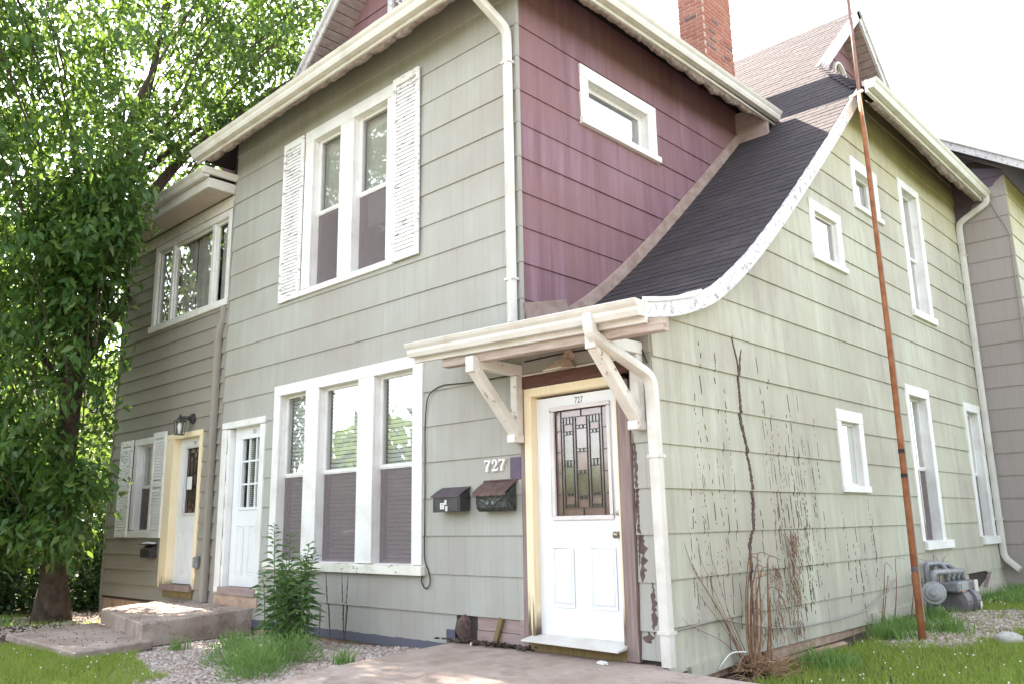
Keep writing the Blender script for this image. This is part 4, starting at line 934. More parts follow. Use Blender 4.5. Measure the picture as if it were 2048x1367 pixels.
def ragged(a, b, out, seed, amp=0.075, name='ragged_eave_lining'):
    """rotten matting that hangs in scallops behind the gutter"""
    rn = random.Random(seed); a, b, out = Vector(a), Vector(b), Vector(out); L = (b - a).length; n = int(L / 0.045); V = []; F = []
    ph = 0.0; seg = 0.42; x = 0; drop = []
    for i in range(n + 1):
        s = i * L / n; k = (s % seg) / seg
        drop.append(0.02 + amp * (abs(math.sin(math.pi * k)) ** 0.6) * (0.55 + 0.45 * math.sin(s * 1.7 + seed)) + rn.uniform(-0.008, 0.008))
    for i in range(n + 1):
        p = a + (b - a) * (i / n); dz = drop[i]
        V += [p - out * 0.03, p - out * 0.035 + Vector((0, 0, -dz)), p - out * (0.09 + rn.uniform(-.01, .01)) + Vector((0, 0, -dz * 0.9 + rn.uniform(-.01, .01))), p - out * 0.16 + Vector((0, 0, 0.06))]
    for i in range(n):
        for q in range(3): F.append((4 * i + q, 4 * i + q + 1, 4 * i + 5 + q, 4 * i + 4 + q))
    MB().add(V, F).build(name, 'raggedmat', house, smooth=True)
M['raggedmat'] = simple('rotted_lining', (0.17, 0.125, 0.11), (0.34, 0.28, 0.255), 16, 0.95, 1.0, 26, bdist=0.03)
gutter((-7.22, -0.50, 6.335), (-0.90, -0.50, 6.455), (0, -1, 0)); ragged((-7.0, -0.50, 6.20), (-0.95, -0.50, 6.315), (0, -1, 0), 1, 0.055)
gutter((-0.90, -0.50, 6.455), (-0.90, 4.72, 6.53), (1, 0, 0)); ragged((-0.90, -0.4, 6.315), (-0.90, 4.3, 6.38), (1, 0, 0), 2, 0.085)
gutter((0.48, 4.38, 6.36), (0.48, 9.42, 6.30), (1, 0, 0)); ragged((0.48, 4.7, 6.215), (0.48, 9.2, 6.16), (1, 0, 0), 3, 0.105)
MB().box(-1.38, -0.92, 4.50, 4.56, 6.10, 6.62).build('eave_return', 'softboard', house)
# lean-to eave: box soffit, fascia, frieze
eb = MB(); eb.box(-11.0, -6.99, 0.03, 0.40, 5.80, 5.83, FRONT); eb.build('soffit', 'soffit', house)
for k in range(30): MB().box(-11.0 + k * 0.134, -11.0 + k * 0.134 + 0.126, 0.03, 0.385, 5.792, 5.799, FRONT).build('soffit_plank', 'soffit', house)
MB().box(-11.0, -6.985, 0.385, 0.42, 5.79, 5.93, FRONT).build('fascia', 'gutter', house); MB().box(-7.02, -6.984, 0.0, 0.384, 5.79, 5.93, FRONT).build('fascia', 'gutter', house)
gutter((-11.0, -0.42, 6.05), (-6.97, -0.42, 6.05), (0, -1, 0), fascia=False); gutter((-6.985, -0.53, 6.05), (-6.985, -0.01, 6.05), (1, 0, 0), fascia=False, s=0.7)
MB().hexa([(-11.0, -0.38, 5.95), (-7.0, -0.38, 5.95), (-7.0, 2.5, 6.5), (-11.0, 2.5, 6.5), (-11.0, -0.38, 6.02), (-7.0, -0.38, 6.02), (-7.0, 2.5, 6.6), (-11.0, 2.5, 6.6)]).build('lean_to_roof', 'shingle', house)
MB().box(-11.1, -7.35, 0.18, 0.26, 6.24, 6.30, FRONT).build('roof_edge', 'shingle', house)
MB().box(-10.8, -7.02, 0.0, 0.028, 5.66, 5.79, AF).box(-10.8, -7.02, 0.0, 0.040, 5.61, 5.66, AF).build('frieze', 'peel', house)
# porch eave
def gx(x): return 2.695 - 0.028 * (x + 2.2)
gutter((-2.20, -0.63, gx(-2.2)), (0.385, -0.63, gx(0.385)), (0, -1, 0))
MB().bar((-1.86, -0.54, 2.500), (0.50, -0.54, 2.445), 0.09, 0.10).build('porch_beam', 'beam', house, bevel=0.006)
MB().bar((-2.10, -0.60, 2.585), (0.30, -0.60, 2.535), 0.05, 0.075).build('porch_ledger', 'peel', house)
MB().hexa([(-2.2, -0.6, 2.60), (0.13, -0.6, 2.545), (0.13, -0.02, 2.68), (-2.2, -0.02, 2.70), (-2.2, -0.6, 2.615), (0.13, -0.6, 2.56), (0.13, -0.02, 2.70), (-2.2, -0.02, 2.72)]).build('porch_soffit', 'beam', house)
def bracket(x, seed):
    b = MB(); w = 0.085
    b.box(x - w / 2, x + w / 2, -0.62, -0.022, 2.375, 2.475); br = b.build('bracket', 'peel', house, bevel=0.006)
    MB().box(x - w / 2 - 0.004, x + w / 2 + 0.004, -0.665, -0.585, 2.345, 2.482).build('bracket_head', 'peel', br, bevel=0.005)
    MB().box(x - w / 2 + 0.004, x + w / 2 - 0.004, -0.11, -0.022, 1.80, 2.372).build('wall_leg', 'peel', br, bevel=0.005)
    MB().bar((x, -0.60, 2.37), (x, -0.09, 1.85), w - 0.002, 0.10, (1, 0, 0)).build('strut', 'peel', br, bevel=0.006)
    MB().box(x - w / 2 - 0.006, x + w / 2 + 0.006, -0.155, -0.024, 1.765, 1.835).build('bracket_foot', 'peel', br, bevel=0.005)
bracket(-1.425, 1); bracket(-0.105, 2)
# downspouts
def smooth_path(P, r=0.09, n=5):
    P = [Vector(p) for p in P]; out = [P[0]]
    for a, b, c in zip(P, P[1:], P[2:]):
        d1, d2 = (a - b), (c - b); k = min(r, d1.length * 0.45, d2.length * 0.45); s, e = b + d1.normalized() * k, b + d2.normalized() * k
        for i in range(n + 1):
            t = i / n; out.append(s * (1 - t) ** 2 + b * 2 * t * (1 - t) + e * t * t)
    return out + [P[-1]]
def downspout(P, mat='gutter', r=0.036, name='downspout', straps=()):
    o = MB().tube(smooth_path(P), r, 12, sq=(1.15, 0.9)).build(name, mat, house, smooth=False)
    for p in straps: MB().box(p[0] - 0.055, p[0] + 0.055, p[1] - 0.045, p[1] + 0.055, p[2] - 0.012, p[2] + 0.012).build('strap', mat, o)
    return o
downspout([(-0.07, -0.70, 2.60), (-0.07, -0.70, 2.44), (0.045, -0.085, 2.17), (0.05, -0.085, 1.9), (0.07, -0.085, 0.01)], straps=[(0.055, -0.085, 1.55), (0.066, -0.085, 0.25)], r=0.042)
downspout([(-1.62, -0.55, 6.36), (-1.60, -0.50, 6.27), (-1.475, -0.065, 5.92), (-1.47, -0.065, 5.6), (-1.462, -0.065, 2.88)], straps=[(-1.468, -0.065, 5.55), (-1.463, -0.065, 3.3)], r=0.042)
downspout([(0.53, 9.34, 6.22), (0.53, 9.34, 6.10), (0.065, 9.36, 5.86), (0.065, 9.36, 5.5), (0.065, 9.36, 0.42), (0.28, 9.28, 0.24)], straps=[(0.065, 9.36, 5.3), (0.065, 9.36, 1.0)], r=0.042)
downspout([(-7.16, 0.012, 4.15), (-7.16, 0.012, 3.95), (-7.205, -0.03, 3.76), (-7.205, -0.03, 3.5), (-7.20, -0.03, 0.12)], mat='taupe', r=0.048)
MB().box(-7.03, -6.985, -0.02, 0.034, 0.1, 5.7, AF).build('joint_trim', 'taupe', house)

# ---- chimney: mortar core + bricks
ch = MB().box(-2.455, -2.035, 5.006, 5.906, 6.6, 10.3).build('chimney', 'mortar', house)
bl, bh, gap = 0.203, 0.060, 0.0125
bm_full = {}
def brickmesh(sx, sy):
    k = (round(sx, 3), round(sy, 3))
    if k not in bm_full:
        b = MB().box(0, sx, 0, sy, 0, bh); bm_full[k] = b.mesh('brick', 'brick', bevel=0.004)
    return bm_full[k]
z = 7.30; row = 0; nb = 0; rn = random.Random(5)
while z < 9.62:
    # front face (facing -Y): x from -2.46 to -2.03
    x = -2.46 - (0.0 if row % 2 else 0.108)
    while x < -2.035:
        a, b = max(x, -2.461), min(x + bl, -2.029)
        if b - a > 0.03:
            o = bpy.data.objects.new('brick', brickmesh(b - a, 0.05)); o.location = (a, 5.0 + rn.uniform(-0.004, 0.002) - 0.001, z); link(o, ch); nb += 1
        x += bl + gap
    y = 5.055 - (0.11 if row % 2 else 0.0)
    while y < 5.91:
        a, b = max(y, 5.055), min(y + bl, 5.912)
        if b - a > 0.03:
            o = bpy.data.objects.new('brick', brickmesh(0.05, b - a)); o.location = (-2.079 + rn.uniform(-0.002, 0.004), a, z); link(o, ch); nb += 1
        y += bl + gap
    z += bh + gap; row += 1

# ---- rear wing
GWY = FRONTAT(9.45); topc = lambda x: 7.14 - 0.66 * (x - 0.06)
gwall = MB().add([GWY(0.0, -0.01, -0.1), GWY(0.80, -0.01, -0.1), GWY(0.80, -0.01, topc(0.8)), GWY(0.0, -0.01, topc(0))], [(0, 1, 2, 3)]).build('rear_wing_wall', 'core', house, recalc=False)
courses(gwall, GWY, 'rear', 0.0, 0.80, [-0.09] + [0.27 + 0.349 * k for k in range(0, 21)], [], seed=31, topclip=topc)
gside = MB().box(9.46, 14.0, -0.1, -0.006, -0.1, 6.6, RIGHTAT(0.80)).build('rear_wing_side', 'core', house)
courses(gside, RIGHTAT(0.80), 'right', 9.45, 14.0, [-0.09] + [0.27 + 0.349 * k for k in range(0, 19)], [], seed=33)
MB().box(-0.0, 0.8, 0.0, 0.3, -0.6, -0.09, lambda u, d, z: (u, 9.46 + d, z)).build('foundation', 'soil', house)
slab([(-1.6, 9.12, topc(-1.6) + 0.14), (1.42, 9.12, topc(1.42) + 0.14), (1.42, 14.2, topc(1.42) + 0.14), (-1.6, 14.2, topc(-1.6) + 0.14)], 0.10, 'rear_wing_roof')
MB().bar((-1.0, 9.105, topc(-1.0) + 0.09), (1.42, 9.105, topc(1.42) + 0.09), 0.03, 0.13).build('gable_rake', 'rake', house)
MB().bar((-1.0, 9.085, topc(-1.0) + 0.165), (1.44, 9.085, topc(1.44) + 0.165), 0.05, 0.025).build('drip_edge', 'gutter', house)

# ================================================================== fixtures on the walls (things of their own)
# mailboxes
mb = thing('mailbox', 'plain black mailbox with 725 1/2 stickers beside the triple window', 'mailbox', (-2.30, -0.02, 1.18))
body = MB().prism([FRONT(-2.475, 0.02, 1.185), FRONT(-2.475, 0.155, 1.175), FRONT(-2.475, 0.155, 1.325), FRONT(-2.475, 0.02, 1.40)], (0, 0, 0), (0.385, 0, 0)).build('body', 'blackmetal', mb, bevel=0.006)
MB().add([FRONT(-2.485, 0.015, 1.412), FRONT(-2.08, 0.015, 1.412), FRONT(-2.08, 0.10, 1.372), FRONT(-2.08, 0.172, 1.325), FRONT(-2.485, 0.172, 1.325), FRONT(-2.485, 0.10, 1.372), FRONT(-2.485, 0.172, 1.312), FRONT(-2.08, 0.172, 1.312)], [(0, 1, 2, 5), (5, 2, 3, 4), (4, 3, 7, 6)]).build('lid', 'purplemetal', mb)
rg = MB(); rect_ring(rg, FRONT, -2.45, -2.115, 1.195, 1.30, 0.010, 0.153, 0.159); rg.build('raised_panel', 'blackmetal', mb)
MB().box(-2.36, -2.305, 0.157, 0.160, 1.205, 1.262, FRONT).build('sticker', 'sticker', mb); text_mesh('725', 0.042, FRONT, -2.332, 0.160, 1.234, 'ink', mb, 'lettering', sx=0.42)
MB().box(-2.298, -2.272, 0.157, 0.160, 1.245, 1.288, FRONT).build('sticker', 'sticker', mb); text_mesh('1', 0.03, FRONT, -2.285, 0.160, 1.266, 'ink', mb, 'lettering', sx=0.7)
MB().box(-2.285, -2.258, 0.157, 0.161, 1.185, 1.232, FRONT).build('sticker', 'sticker', mb); text_mesh('2', 0.03, FRONT, -2.271, 0.161, 1.208, 'ink', mb, 'lettering', sx=0.7)
mb2 = thing('mailbox', 'ornate black iron mailbox with rusty scalloped lid under the digits 727', 'mailbox', (-1.68, -0.02, 1.17))
MB().prism([FRONT(-1.885, 0.02, 1.175), FRONT(-1.885, 0.11, 1.168), FRONT(-1.885, 0.145, 1.20), FRONT(-1.885, 0.158, 1.325), FRONT(-1.885, 0.02, 1.43)], (0, 0, 0), (0.395, 0, 0)).build('body', 'embossed', mb2, bevel=0.006)
V = []; F = []; n = 28
for i in range(n + 1):
    u = -1.905 + 0.43 * i / n; sc = 0.012 * abs(math.sin(math.pi * i / 2)); V += [FRONT(u, 0.012, 1.445), FRONT(u, 0.10, 1.395), FRONT(u, 0.180, 1.335), FRONT(u, 0.184, 1.312 - sc)]
for i in range(n):
    for q in range(3): F.append((4 * i + q, 4 * i + 4 + q, 4 * i + 5 + q, 4 * i + q + 1))
MB().add(V, F).build('lid', 'rustlid', mb2)
MB().tube([FRONT(-1.905, 0.02, 1.447), FRONT(-1.475, 0.02, 1.447)], 0.009, 8).build('hinge', 'rustlid', mb2)
em = MB()
for sx in (-1, 1):
    em.tube(smooth_path([FRONT(-1.69 + sx * x, 0.156, z) for x, z in ((0.015, 1.245), (0.03, 1.262), (0.055, 1.235), (0.075, 1.262), (0.12, 1.275))], 0.02), 0.006, 6)
    em.lathe(FRONT(-1.69 + sx * 0.035, 0.15, 1.240), (0, -1, 0), [(0, 0.018), (0.012, 0.014), (0.014, 0.0)], 10)
em.build('scroll_emblem', simple('worn_scroll_relief', (0.10, 0.105, 0.10), (0.2, 0.2, 0.19), 30, 0.5), mb2)
mb3 = thing('mailbox', 'small black mailbox with letters on top beside the yellow door frame', 'mailbox', (-8.93, 0.02, 0.66))
MB().prism([AF(-9.10, 0.02, 0.66), AF(-9.10, 0.12, 0.66), AF(-9.10, 0.13, 0.79), AF(-9.10, 0.02, 0.85)], (0, 0, 0), (0.33, 0, 0)).build('body', 'blackmetal', mb3, bevel=0.006)
MB().box(-9.11, -8.76, 0.02, 0.14, 0.845, 0.858, AF).build('lid', 'blackmetal', mb3); MB().hexa([AF(-9.06, 0.03, 0.86), AF(-8.80, 0.03, 0.86), AF(-8.80, 0.12, 0.862), AF(-9.06, 0.12, 0.862), AF(-9.05, 0.03, 0.892), AF(-8.82, 0.03, 0.882), AF(-8.82, 0.12, 0.872), AF(-9.05, 0.12, 0.876)]).build('letter', 'sticker', mb3)
# floodlight above 727
fl_ = thing('floodlight', 'rusty square floodlight above the 727 door', 'wall lamp', (-0.83, -0.02, 2.42))
MB().lathe(FRONT(-0.83, 0.02, 2.485), (0, -1, 0), [(0, 0.055), (0.02, 0.052), (0.028, 0.02), (0.05, 0.02)], 16).build('backplate', 'lampbrown', fl_, smooth=False)
MB().tube(smooth_path([FRONT(-0.83, 0.05, 2.485), FRONT(-0.83, 0.085, 2.475), FRONT(-0.825, 0.10, 2.435)], 0.03), 0.018, 8).build('arm', 'lampbrown', fl_)
MB().hexa([FRONT(-0.935, 0.05, 2.37), FRONT(-0.74, 0.05, 2.37), FRONT(-0.75, 0.235, 2.345), FRONT(-0.945, 0.235, 2.345), FRONT(-0.885, 0.07, 2.445), FRONT(-0.785, 0.07, 2.445), FRONT(-0.79, 0.16, 2.43), FRONT(-0.885, 0.16, 2.43)]).build('housing', 'lampbrown', fl_, bevel=0.006)
MB().hexa([FRONT(-0.94, 0.048, 2.362), FRONT(-0.735, 0.048, 2.362), FRONT(-0.745, 0.24, 2.336), FRONT(-0.95, 0.24, 2.336), FRONT(-0.94, 0.048, 2.369), FRONT(-0.735, 0.048, 2.369), FRONT(-0.745, 0.24, 2.344), FRONT(-0.95, 0.24, 2.344)]).build('lens', simple('dusty_lamp_glass', (0.55, 0.50, 0.42), rough=0.3), fl_)
# lantern over the yellow door
ln = thing('wall_lantern', 'black carriage lantern above the yellow-framed door', 'wall lamp', (-8.0, 0.0, 2.55))
MB().lathe(AF(-7.88, 0.02, 2.62), (0, -1, 0), [(0, 0.075), (0.03, 0.07), (0.04, 0.03), (0.09, 0.03)], 16).build('backplate', 'blackmetal', ln)
MB().tube(smooth_path([AF(-7.88, 0.08, 2.62), AF(-7.90, 0.16, 2.63), AF(-7.91, 0.20, 2.60)], 0.04), 0.022, 8).build('arm', 'blackmetal', ln)
cx_, cd_ = -7.91, 0.20
MB().lathe(AF(cx_, cd_, 2.565), (0, 0, 1), [(0, 0.085), (0.012, 0.085), (0.06, 0.03), (0.075, 0.02), (0.11, 0.004)], 8).build('roof', 'blackmetal', ln)
cg = MB()
for k in range(6):
    t_ = math.pi * 2 * k / 6; ca, sa = math.cos(t_), math.sin(t_); cg.tube([AF(cx_ + 0.078 * ca, cd_ + 0.078 * sa, 2.57), AF(cx_ + 0.066 * ca, cd_ + 0.066 * sa, 2.385)], 0.005, 6)
cg.lathe(AF(cx_, cd_, 2.375), (0, 0, 1), [(0, 0.07), (0.012, 0.07)], 12); cg.build('cage', 'blackmetal', ln)
MB().lathe(AF(cx_, cd_, 2.39), (0, 0, 1), [(0, 0.02), (0.05, 0.024), (0.10, 0.035), (0.15, 0.025), (0.165, 0.004)], 10).build('bulb', simple('milky_bulb', (0.7, 0.68, 0.62), rough=0.3), ln, smooth=True)
# outlet box by the yellow door
ob = thing('outlet_box', 'grey weatherproof outlet box low beside the yellow door frame', 'outlet box', (-7.49, 0.0, 0.56))
MB().box(-7.535, -7.43, 0.018, 0.06, 0.54, 0.69, AF).build('box', 'zinc', ob, bevel=0.006); MB().box(-7.548, -7.50, 0.062, 0.068, 0.55, 0.685, AF).build('cover', 'zincl', ob, bevel=0.004)
# cables
def cable(pts, r, mat, label, cat='cable', name='cable'):
    o = MB().tube(smooth_path(pts, 0.12, 4), r, 6).build(name, mat, None, smooth=True); tag(o, label, cat); return o
cable([FRONT(u, 0.03, z) for u, z in ((-1.50, 2.40), (-2.04, 2.40), (-2.5, 2.43), (-2.70, 2.36), (-2.735, 2.1), (-2.73, 1.3), (-2.735, 0.72), (-2.66, 0.60), (-2.64, 0.50), (-2.72, 0.44), (-2.78, 0.52), (-2.765, 0.575))], 0.006, 'cable', 'thin black cable running round the triple window')
cable([FRONT(u, 0.03, z) for u, z in ((-1.35, 2.50), (-0.9, 2.51), (-0.3, 2.49), (-0.08, 2.46), (-0.02, 2.3))], 0.007, 'cable', 'black cable strung under the porch roof above the brown header')
cable([(0.53, 9.44, 6.25), (0.60, 9.42, 6.0), (0.78, 9.41, 5.55), (0.765, 9.415, 4.8), (0.76, 9.41, 3.9), (0.72, 9.415, 2.6), (0.70, 9.41, 1.2), (0.70, 9.41, 0.0)], 0.008, 'greycable', 'thin cable hanging down the grey rear wing wall')
cable([(0.06, 0.62, -0.10), (0.10, 0.75, 0.02), (0.14, 1.0, 0.0), (0.16, 1.2, -0.10), (0.14, 1.6, -0.16)], 0.006, 'petal', 'white wire looping over the stub of skirt board')
cable([(0.03, 0.03, 0.24), (0.035, 0.75, 0.275), (0.05, 1.1, 0.20), (0.06, 1.6, 0.12), (0.06, 2.2, 0.075), (0.06, 3.0, 0.07), (0.06, 3.7, 0.09), (0.08, 4.3, 0.22), (0.05, 4.7, 0.36)], 0.008, 'greycable', 'grey cable sagging along the foot of the green wall')

# ================================================================== things in the yard
# leaning pole
pl = thing('leaning_pole', 'tall rusty iron pole leaning against the green wall eave', 'pole', (0.713, 3.375, -0.1))
b0 = Vector((0.713, 3.375, -0.13)); t0 = Vector((0.30, 4.59, 6.34)); d0 = t0 - b0
def pp_(k): 
    p = b0 + d0 * k; s = math.sin(math.pi * min(1, k)) * 0.02; return p + Vector((s, -s, 0))
MB().tube([pp_(k / 12) for k in range(13)], [0.036 - 0.0008 * k for k in range(13)], 12).build('lower_pipe', 'rustpole', pl, smooth=True)
MB().tube([pp_(0.97), pp_(1.15), pp_(1.5), pp_(1.75)], [0.024, 0.022, 0.020, 0.018], 10).build('upper_mast', 'rustmast', pl, smooth=True)
for k in (0.245, 0.285): MB().tube([pp_(k), pp_(k + 0.006)], 0.037, 12).build('tape_band', 'cable', pl)
MB().tube([pp_(0.10), pp_(0.107)], 0.037, 12).build('tape_band', 'meterdark', pl)
MB().tube([pp_(1.0) + Vector((0.02, -0.03, 0.0)), pp_(0.9) + Vector((0.05, -0.05, 0)), pp_(0.7) + Vector((0.04, -0.04, 0.0)), pp_(0.45) + Vector((0.045, -0.03, 0)), pp_(0.2) + Vector((0.045, -0.03, 0)), pp_(0.03) + Vector((0.05, -0.03, 0))], 0.005, 6).build('wire', 'greycable', pl)
MB().bar((0.175, 4.60, 6.32), (0.36, 4.56, 6.34), 0.03, 0.03).build('clamp', 'gutter', pl)
# gas meter
gm = thing('gas_meter', 'grey gas meter with pipes and regulator at the green wall', 'gas meter', (0.28, 5.6, -0.12))
def pipe(pts, r, mat='zinc', name='pipe'): return MB().tube(smooth_path(pts, 0.07, 5), r, 10).build(name, mat, gm, smooth=True)
pipe([(0.12, 5.52, -0.2), (0.12, 5.56, 0.49), (0.12, 6.08, 0.475), (0.20, 6.12, 0.36)], 0.032)
pipe([(0.10, 5.86, -0.2), (0.10, 5.90, 0.46), (0.10, 6.42, 0.45), (0.20, 6.48, 0.36)], 0.032)
pipe([(0.33, 5.10, -0.16), (0.33, 5.11, 0.10)], 0.034); pipe([(0.33, 5.11, 0.27), (0.33, 5.11, 0.41), (0.32, 5.30, 0.41), (0.30, 6.36, 0.37)], 0.036)
for y in (5.72, 5.92, 6.12, 6.32): pipe([(0.30, y, 0.385), (0.30, y, 0.27)], 0.030); MB().lathe((0.30, y, 0.34), (0, 0, 1), [(0, 0.042), (0.05, 0.042)], 6).build('union_nut', 'zinc', gm)
MB().lathe((0.33, 5.11, 0.05), (0, 0, 1), [(0, 0.045), (0.05, 0.045), (0.06, 0.03), (0.20, 0.036), (0.22, 0.045), (0.24, 0.04)], 12).build('regulator_body', 'zincl', gm, smooth=True)
MB().lathe((0.36, 4.98, 0.20), (0.25, -1, 0.15), [(-0.05, 0.05), (-0.03, 0.07), (-0.025, 0.125), (0.0, 0.13), (0.012, 0.125), (0.015, 0.10), (0.035, 0.085), (0.05, 0.04), (0.07, 0.035), (0.072, 0.0)], 20).build('regulator_dome', 'zincl', gm)
MB().lathe((0.37, 5.13, 0.16), (1, 0.2, 0.1), [(0, 0.04), (0.05, 0.04), (0.055, 0.02), (0.07, 0.0)], 12).build('vent_cap', 'zinc', gm)
MB().box(0.36, 0.41, 5.09, 5.13, -0.02, 0.03).build('shut_off_valve', 'zincl', gm, bevel=0.006)
MB().tube([(0.33, 5.10, -0.14), (0.33, 5.10, -0.03)], 0.037, 12).build('rusty_collar', 'rustpole', gm)
MB().box(0.20, 0.44, 5.66, 6.06, 0.155, 0.275).build('index_box', 'zinc', gm, bevel=0.02); MB().box(0.20, 0.43, 6.062, 6.34, 0.15, 0.272).build('index_box', 'meterdark', gm, bevel=0.02)
MB().box(0.438, 0.446, 5.74, 5.98, 0.175, 0.262).build('index_window', 'zincl', gm); MB().box(0.425, 0.45, 6.28, 6.40, 0.13, 0.27).build('cover_plate', 'gutter', gm, bevel=0.006)
MB().lathe((0.31, 5.78, 0.03), (0, 1, 0), [(0, 0.10), (0.02, 0.165), (0.24, 0.17), (0.26, 0.12)], 22).build('meter_body', 'meterdark', gm, smooth=False)
MB().lathe((0.33, 6.06, 0.02), (0.1, 1, 0), [(0, 0.12), (0.02, 0.185), (0.07, 0.185), (0.10, 0.16), (0.24, 0.15), (0.26, 0.08)], 22).build('meter_body', 'meterdark', gm, smooth=False)
MB().lathe((0.34, 6.04, 0.02), (0.1, 1, 0), [(0, 0.185), (0.0, 0.20), (0.05, 0.20), (0.05, 0.185)], 24).build('meter_rim', 'zinc', gm)
MB().box(0.525, 0.532, 6.10, 6.17, -0.06, 0.03).build('data_plate', 'gutter', gm); MB().box(0.442, 0.447, 5.72, 5.86, 0.158, 0.176).build('tag', simple('orange_tag', (0.45, 0.17, 0.07), rough=0.6), gm)
# rock, lying boards, debris
tag(MB().blob((1.40, 3.62, -0.09), (0.13, 0.085, 0.075), 8, (14, 8), 1, 0.16, 0.6).build('rock', 'rock', None, smooth=True), 'pale rock lying in the lawn grass', 'rock')
tag(MB().blob((-7.95, -0.85, -0.17), (0.12, 0.08, 0.07), 18, (10, 6), 1, 0.2).build('rock', 'rock', None, smooth=True), 'pale stone at the foot of the concrete steps by the tree', 'rock')
tag(MB().bar((0.22, 1.30, -0.155), (0.30, 2.50, -0.13), 0.05, 0.12, (0.35, 0, 1)).build('board', 'lyingboard', None), 'grey weathered board lying on edge along the green wall', 'board')
tag(MB().tube([(0.45, 7.0, -0.06), (0.55, 7.4, -0.05), (0.62, 7.75, -0.07)], 0.035, 8).build('log', 'bark', None), 'short grey log lying in the grass past the gas meter', 'log')
tag(MB().bar((-1.78, -0.035, -0.0), (-1.69, -0.03, 0.24), 0.045, 0.02, (0, 1, 0)).build('stake', 'stake', None), 'mossy wooden stake leaning on the bare planks beside the door', 'stake')
m = MB(); rn = random.Random(8)
for i in range(170):
    u = rn.gauss(-1.85, 0.25); y = -0.03 - abs(rn.gauss(0, 0.05)); m.blob((u, y, 0.008 + rn.random() * 0.03), (rn.uniform(0.006, 0.03), rn.uniform(0.006, 0.02), rn.uniform(0.004, 0.016)), i, (5, 3), 1, 0.4)
m.build('debris', 'soil', None, recalc=False, kind='stuff', label='dark leaf litter and crumbs at the broken siding')
for i, (x, y, w_, lab) in enumerate(((-0.42, -0.24, 0.07, 'white flake lying below the door threshold'), (-1.98, -0.12, 0.045, 'white flake beside the mossy stake on the pad'))):
    tag(MB().blob((x, y, 0.012), (w_, w_ * 0.4, 0.016), 40 + i, (8, 5), 1, 0.2).build('paint_chip', 'gutter', None), lab, 'paint flake')

# concrete steps at the left doors
st = thing('entrance_steps', 'two concrete steps in front of the yellow-framed and white doors', 'steps', (-7.0, -1.0, -0.2))
MB().hexa([(-8.22, -0.93, -0.35), (-5.92, -1.38, -0.35), (-5.96, 0.0, -0.35), (-8.22, 0.0, -0.35), (-8.22, -0.93, 0.05), (-5.92, -1.38, 0.05), (-5.96, 0.0, 0.11), (-8.22, 0.0, 0.105)]).build('upper_step', 'concrete', st, bevel=0.015)
MB().hexa([(-7.95, -2.12, -0.40), (-5.58, -2.18, -0.40), (-5.78, -1.30, -0.40), (-8.25, -0.85, -0.40), (-7.95, -2.12, -0.13), (-5.58, -2.18, -0.13), (-5.78, -1.30, -0.12), (-8.25, -0.85, -0.12)]).build('lower_step', 'concrete', st, bevel=0.015)
m = MB().hexa([(-10.5, -3.0, -0.45), (-6.6, -3.05, -0.45), (-6.8, -2.13, -0.45), (-10.5, -1.6, -0.45), (-10.5, -3.0, -0.235), (-6.6, -3.05, -0.215), (-6.8, -2.13, -0.215), (-10.5, -1.6, -0.235)]); m.build('path', 'concrete', None, bevel=0.012, kind='structure')

# ================================================================== dead vines
rn = random.Random(77)
dv = thing('dead_vine', 'dead brown vine stems and black rootlet tracks climbing the green wall', 'vine', (0.12, 1.35, -0.18))
trk = [[(1.27, -0.03), (1.35, 0.45), (1.37, 0.83), (1.45, 0.96), (1.50, 1.22), (1.48, 1.54), (1.38, 1.96), (1.40, 2.30), (1.39, 2.50), (1.33, 2.72)]]
scab(RS, trk[0][::-1], 0.040, 'vinestain', dv, 'rootlet_track', 0.008, 1, 0.55)
scab(RS, [(1.40, 2.30), (1.45, 2.52), (1.50, 2.62)], 0.025, 'vinestain', dv, 'rootlet_track', 0.005, 2, 0.6)
ft = MB()
for i in range(46):       # fainter, broken tracks
    u = rn.choice([rn.uniform(0.4, 1.2), rn.uniform(1.6, 3.2), rn.uniform(1.9, 2.8), rn.uniform(2.6, 4.6)]); z = rn.uniform(-0.02, 0.5); zt = rn.uniform(0.8, 2.6) * (1.0 if u < 3 else 0.62); du = 0.0; w0 = rn.uniform(0.003, 0.009)
    while z < zt:
        L = rn.choice((0.015, 0.03, 0.05, 0.16)) * rn.uniform(0.6, 1.2); du += rn.uniform(-0.02, 0.02) - 0.004
        if rn.random() < 0.85: scab(RS, [(u + du, z), (u + du + rn.uniform(-0.012, 0.012), z + L)], w0 * rn.uniform(0.6, 1.3), 'vinestain', dv, 'rootlet_track', 0.003, i, 0.8, ft)
        z += L + rn.uniform(0.005, 0.07)
ft.build('rootlet_specks', 'vinestain', dv, kind='stuff')
def stem(pts, r0, r1, mat='vine', parent=dv, name='stem'):
    P = smooth_path(pts, 0.1, 4); n = len(P); return MB().tube(P, [r0 + (r1 - r0) * i / (n - 1) for i in range(n)], 6).build(name, mat, parent, smooth=True)
for i in range(9):
    u = 1.0 + rn.uniform(-0.15, 0.25); h = rn.uniform(0.5, 0.85); ax = rn.uniform(0.05, 0.16)
    stem([(0.2 + rn.uniform(-.05, .08), u - 0.05, -0.2), (ax + 0.05, u + 0.05, 0.12), (ax, u + 0.18, h * 0.6), (ax - 0.01, u + 0.26 + rn.uniform(-.1, .1), h), (ax + 0.05, u + 0.36, h + rn.uniform(-0.1, 0.03))], rn.uniform(0.006, 0.012), 0.003)
